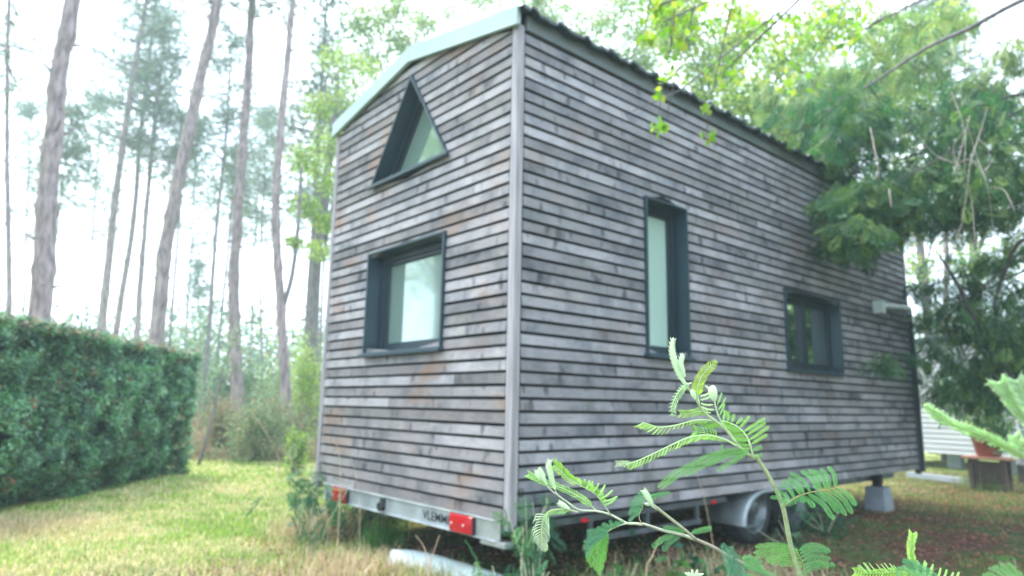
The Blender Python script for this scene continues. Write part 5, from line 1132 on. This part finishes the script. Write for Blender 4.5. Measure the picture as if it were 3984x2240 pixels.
for i, (tx, ty) in enumerate([(1322, 822), (1312, 735), (1328, 690), (1330, 635), (1350, 590), (1380, 548), (1420, 505)]):
    b0 = cv[min(11, int(i * 1.7))]; tipw = PD(*Z4(tx, ty), TB - .008); l.pinna(curve([b0, (b0 + tipw) / 2 + cu * .0014, tipw], 10), .0046, (.14, .32, .17), gap=.00055, fold=.8)
for tx, ty in ((1795, 492), (1712, 528), (1640, 555)):
    b0 = cv[10]; tipw = PD(*Z4(tx, ty), TB + .006); l.pinna(curve([b0, (b0 + tipw) / 2 + cu * .0010, tipw], 10), .0042, (.13, .32, .14), gap=.00055)
l.build('leaf', B)
l = Leaf()
for pts, c in (([(700, 450), (820, 420), (920, 400), (985, 375)], (.16, .36, .14)), ([(600, 450), (500, 410), (400, 390), (300, 385)], (.14, .34, .13)), ([(450, 490), (330, 520), (220, 590), (145, 665)], (.16, .36, .15)), ([(545, 505), (440, 550), (350, 620), (292, 712)], (.12, .29, .14))):
    l.pinna(cvp(Z8, pts, TB + .004, 14), .0066, c, gap=.00055)
l.build('leaf', B)
l = Leaf()
for pts in ([(1340, 1180), (1300, 980), (1275, 800), (1270, 650)], [(1330, 1180), (1250, 950), (1200, 760), (1150, 605)], [(1400, 1180), (1370, 1000), (1330, 850), (1320, 740)], [(1420, 1200), (1450, 1060), (1420, 960), (1380, 900)]):
    l.pinna(cvp(Z8, pts, TB - .05, 16), .0080, (.10, .26, .17), gap=.00062)
l.build('leaf', B)
l = Leaf()
for pts in ([(1420, 810), (1520, 800), (1600, 830), (1640, 860)], [(1420, 830), (1540, 840), (1650, 900), (1720, 960)], [(1430, 860), (1560, 890), (1700, 970), (1780, 1050)], [(1440, 890), (1580, 950), (1700, 1010), (1800, 1060)], [(1450, 920), (1600, 980), (1760, 1020), (1910, 1060)], [(1640, 880), (1665, 860), (1690, 880)], [(1430, 1040), (1560, 1080), (1700, 1150)]):
    l.pinna(cvp(Z8, pts, TB - .02, 14), .0056, (.16, .36, .15), gap=.00055)
l.build('leaf', B)
bt = cvp(Z8, [(760, 1250), (750, 1120), (735, 1060)], TB, 6)
bh = empty('mimosa_sapling', to_ground(bt, .02, .1)[1], 'pale young shoot tip just peeking over the bottom edge left of the crossing stems', 'sapling', 'mimosa saplings in the foreground')
stem_mesh(bh, [(to_ground(bt, .02, .1)[0], .002, .0014, SL), (bt, .0014, .001, SL)])
for tx, ty in ((600, 1020), (650, 1010), (705, 970), (745, 1040), (790, 970), (820, 1030), (880, 1035)): bud(cvp(Z8, [(735, 1110), ((735 + tx) / 2, 1060), (tx, ty)], TB, 6), .0011, bh, teeth=False)

# --- saplings at the lower right corner
TD = .56
d0 = cvp(Z6, [(1500, 1000), (1350, 880), (1230, 740), (1160, 600)], TD, 10); lo, gD = to_ground(d0, .02, .12)
Dp_ = empty('mimosa_sapling', gD, 'bright mimosa shoot with an upright spike at the lower right', 'sapling', 'mimosa saplings in the foreground')
stem_mesh(Dp_, [(lo, .003, .0022, SL), (d0, .002, .0012, (.42, .56, .26))])
l = Leaf(); cv = cvp(Z6, [(1190, 640), (1140, 540), (1130, 430), (1145, 320), (1155, 245)], TD, 20); l.rachis(cv, .0013, .0008, YOUNG); l.comb(cv, 16, lambda f: .0048, .95, (.52, .68, .26), sides=(1, -1), r=.0009); l.build('leaf', Dp_)
l = Leaf(); cv = cvp(Z6, [(1250, 790), (1050, 745), (850, 745), (620, 760), (400, 738)], TD, 22); l.rachis(cv, .0009, .0005, YOUNG)
for tx, ty in ((452, 655), (472, 648), (520, 620), (540, 622), (598, 630), (685, 635), (750, 640), (790, 625), (858, 632), (905, 655), (1035, 655)):
    cc = cvp(Z6, [(tx + 90, 750), (tx + 55, (ty + 750) / 2 + 8), (tx, ty)], TD + rng.uniform(-.003, .003), 8); l.rachis(cc, .0006, .00035, (.52, .70, .38)); 
l.comb(cv, 22, lambda f: .005, .9, (.44, .64, .16), sides=(1, -1), r=.0009); l.build('leaf', Dp_)
l = Leaf()
for tx, ty in ((1215, 590), (1235, 620), (1310, 595), (1330, 620), (1412, 640), (1390, 680), (1512, 690), (1590, 710), (1672, 745), (1745, 740)):
    cc = cvp(Z6, [(tx - 60 if tx > 1350 else tx + 0, 850), (tx - 20, (ty + 850) / 2), (tx, ty)], TD + rng.uniform(-.004, .004), 8); l.pinna(cc, .0022, (.50, .68, .30), gap=.0006, fold=.8); l.rachis(cc, .0010, .0006, (.50, .68, .32))
l.build('leaf', Dp_)
l = Leaf()
for pts in ([(1030, 570), (1120, 620), (1240, 700), (1380, 820)], [(1020, 600), (1110, 660), (1220, 750), (1330, 860)], [(960, 680), (1060, 700), (1180, 780), (1280, 880)], [(1040, 580), (1180, 630), (1320, 710), (1470, 800)], [(930, 700), (980, 760), (1040, 860)]):
    l.pinna(cvp(Z6, pts, TD - .03, 14), .0056, (.14, .34, .18), gap=.0006)
l.build('leaf', Dp_)
e0 = cvp(Z6, [(2560, 1000), (2480, 880), (2420, 790)], .5, 8); lo, gE = to_ground(e0, .05, .12)
E_ = empty('mimosa_sapling', gE, 'blurred mimosa leaf in the bottom right corner', 'sapling', 'mimosa saplings in the foreground'); stem_mesh(E_, [(lo, .003, .002, SL), (e0, .002, .0012, SL)])
l = Leaf()
for pts in ([(2540, 850), (2480, 740), (2430, 670), (2370, 630)], [(2500, 850), (2420, 750), (2350, 680), (2270, 630)], [(2440, 850), (2360, 760), (2280, 700), (2180, 665)], [(2380, 850), (2300, 780), (2220, 720), (2120, 690)], [(2300, 860), (2200, 790), (2100, 750)], [(2580, 850), (2540, 780), (2490, 730)], [(2250, 860), (2150, 800), (2040, 780)]):
    l.pinna(cvp(Z6, pts, .46, 14), .0040, (.20, .38, .17), gap=.0006)
l.build('leaf', E_)
# --- close blurred sprays at the right edge
TF = .33
f0 = cvp(Z2, [(2400, 1300), (2200, 1000), (2050, 860), (1950, 780), (1850, 720)], TF, 14); lo, gF = to_ground(f0, .04, .06)
Ff = empty('mimosa_sapling', gF, 'strongly blurred pale mimosa sprays reaching in from the right edge', 'sapling', 'mimosa saplings in the foreground')
stem_mesh(Ff, [(lo, .003, .002, SL), (f0, .002, .0014, SL)])
l = Leaf(); cv = cvp(Z2, [(2000, 800), (1800, 690), (1600, 590), (1400, 515), (1150, 420), (1000, 330), (860, 215)], TF, 30); l.rachis(cv, .0014, .0006, (.50, .66, .34)); l.comb(cv, 34, lambda f: .0034 * min(1, (1.05 - f) * 4), 1.0, (.46, .64, .34), sides=(1, -1), r=.0011, f0=0); l.build('leaf', Ff)
l = Leaf(); cv = cvp(Z2, [(2250, 800), (2080, 450), (1950, 280), (1820, 120), (1700, -40)], TF - .02, 26); l.rachis(cv, .0018, .0008, (.50, .66, .38)); l.comb(cv, 24, lambda f: .0052, .95, (.48, .64, .40), sides=(1, -1), r=.0013); 
cv = cvp(Z2, [(2250, 700), (2120, 400), (2000, 150), (1900, -60)], TF - .03, 20); l.rachis(cv, .0016, .0008, (.46, .62, .40)); l.comb(cv, 20, lambda f: .0048, .95, (.44, .60, .38), sides=(1, -1), r=.0012); l.build('leaf', Ff)
l = Leaf(); cv = cvp(Z2, [(2050, 860), (1950, 700), (1870, 560)], TF, 10); l.comb(cv, 8, lambda f: .004, .8, (.46, .62, .36), sides=(1, -1), r=.001); l.rachis(cv, .001, .0006, YPALE); l.build('leaf', Ff)

# ------------------------------------------------------------------ haze: added volume standing in for lens glare and lifted shadows
mb = MB(); mb.box((-75, -60, -1.2), (60, 90, 26)); hz = mb.build('haze', None)
hz.data.materials.clear(); m, t, b = nodes('haze'); t.nodes.remove(b); v = t.nodes.new("ShaderNodeVolumePrincipled")
v.inputs['Color'].default_value = (.72, .91, 1.0, 1); v.inputs['Density'].default_value = 0.0040; v.inputs['Anisotropy'].default_value = 0.2
t.links.new(v.outputs['Volume'], t.nodes['Material Output'].inputs['Volume']); hz.data.materials.append(m)
tag(hz, 'thin pale haze added to wash out the trees and lift the shadows', kind='stuff')
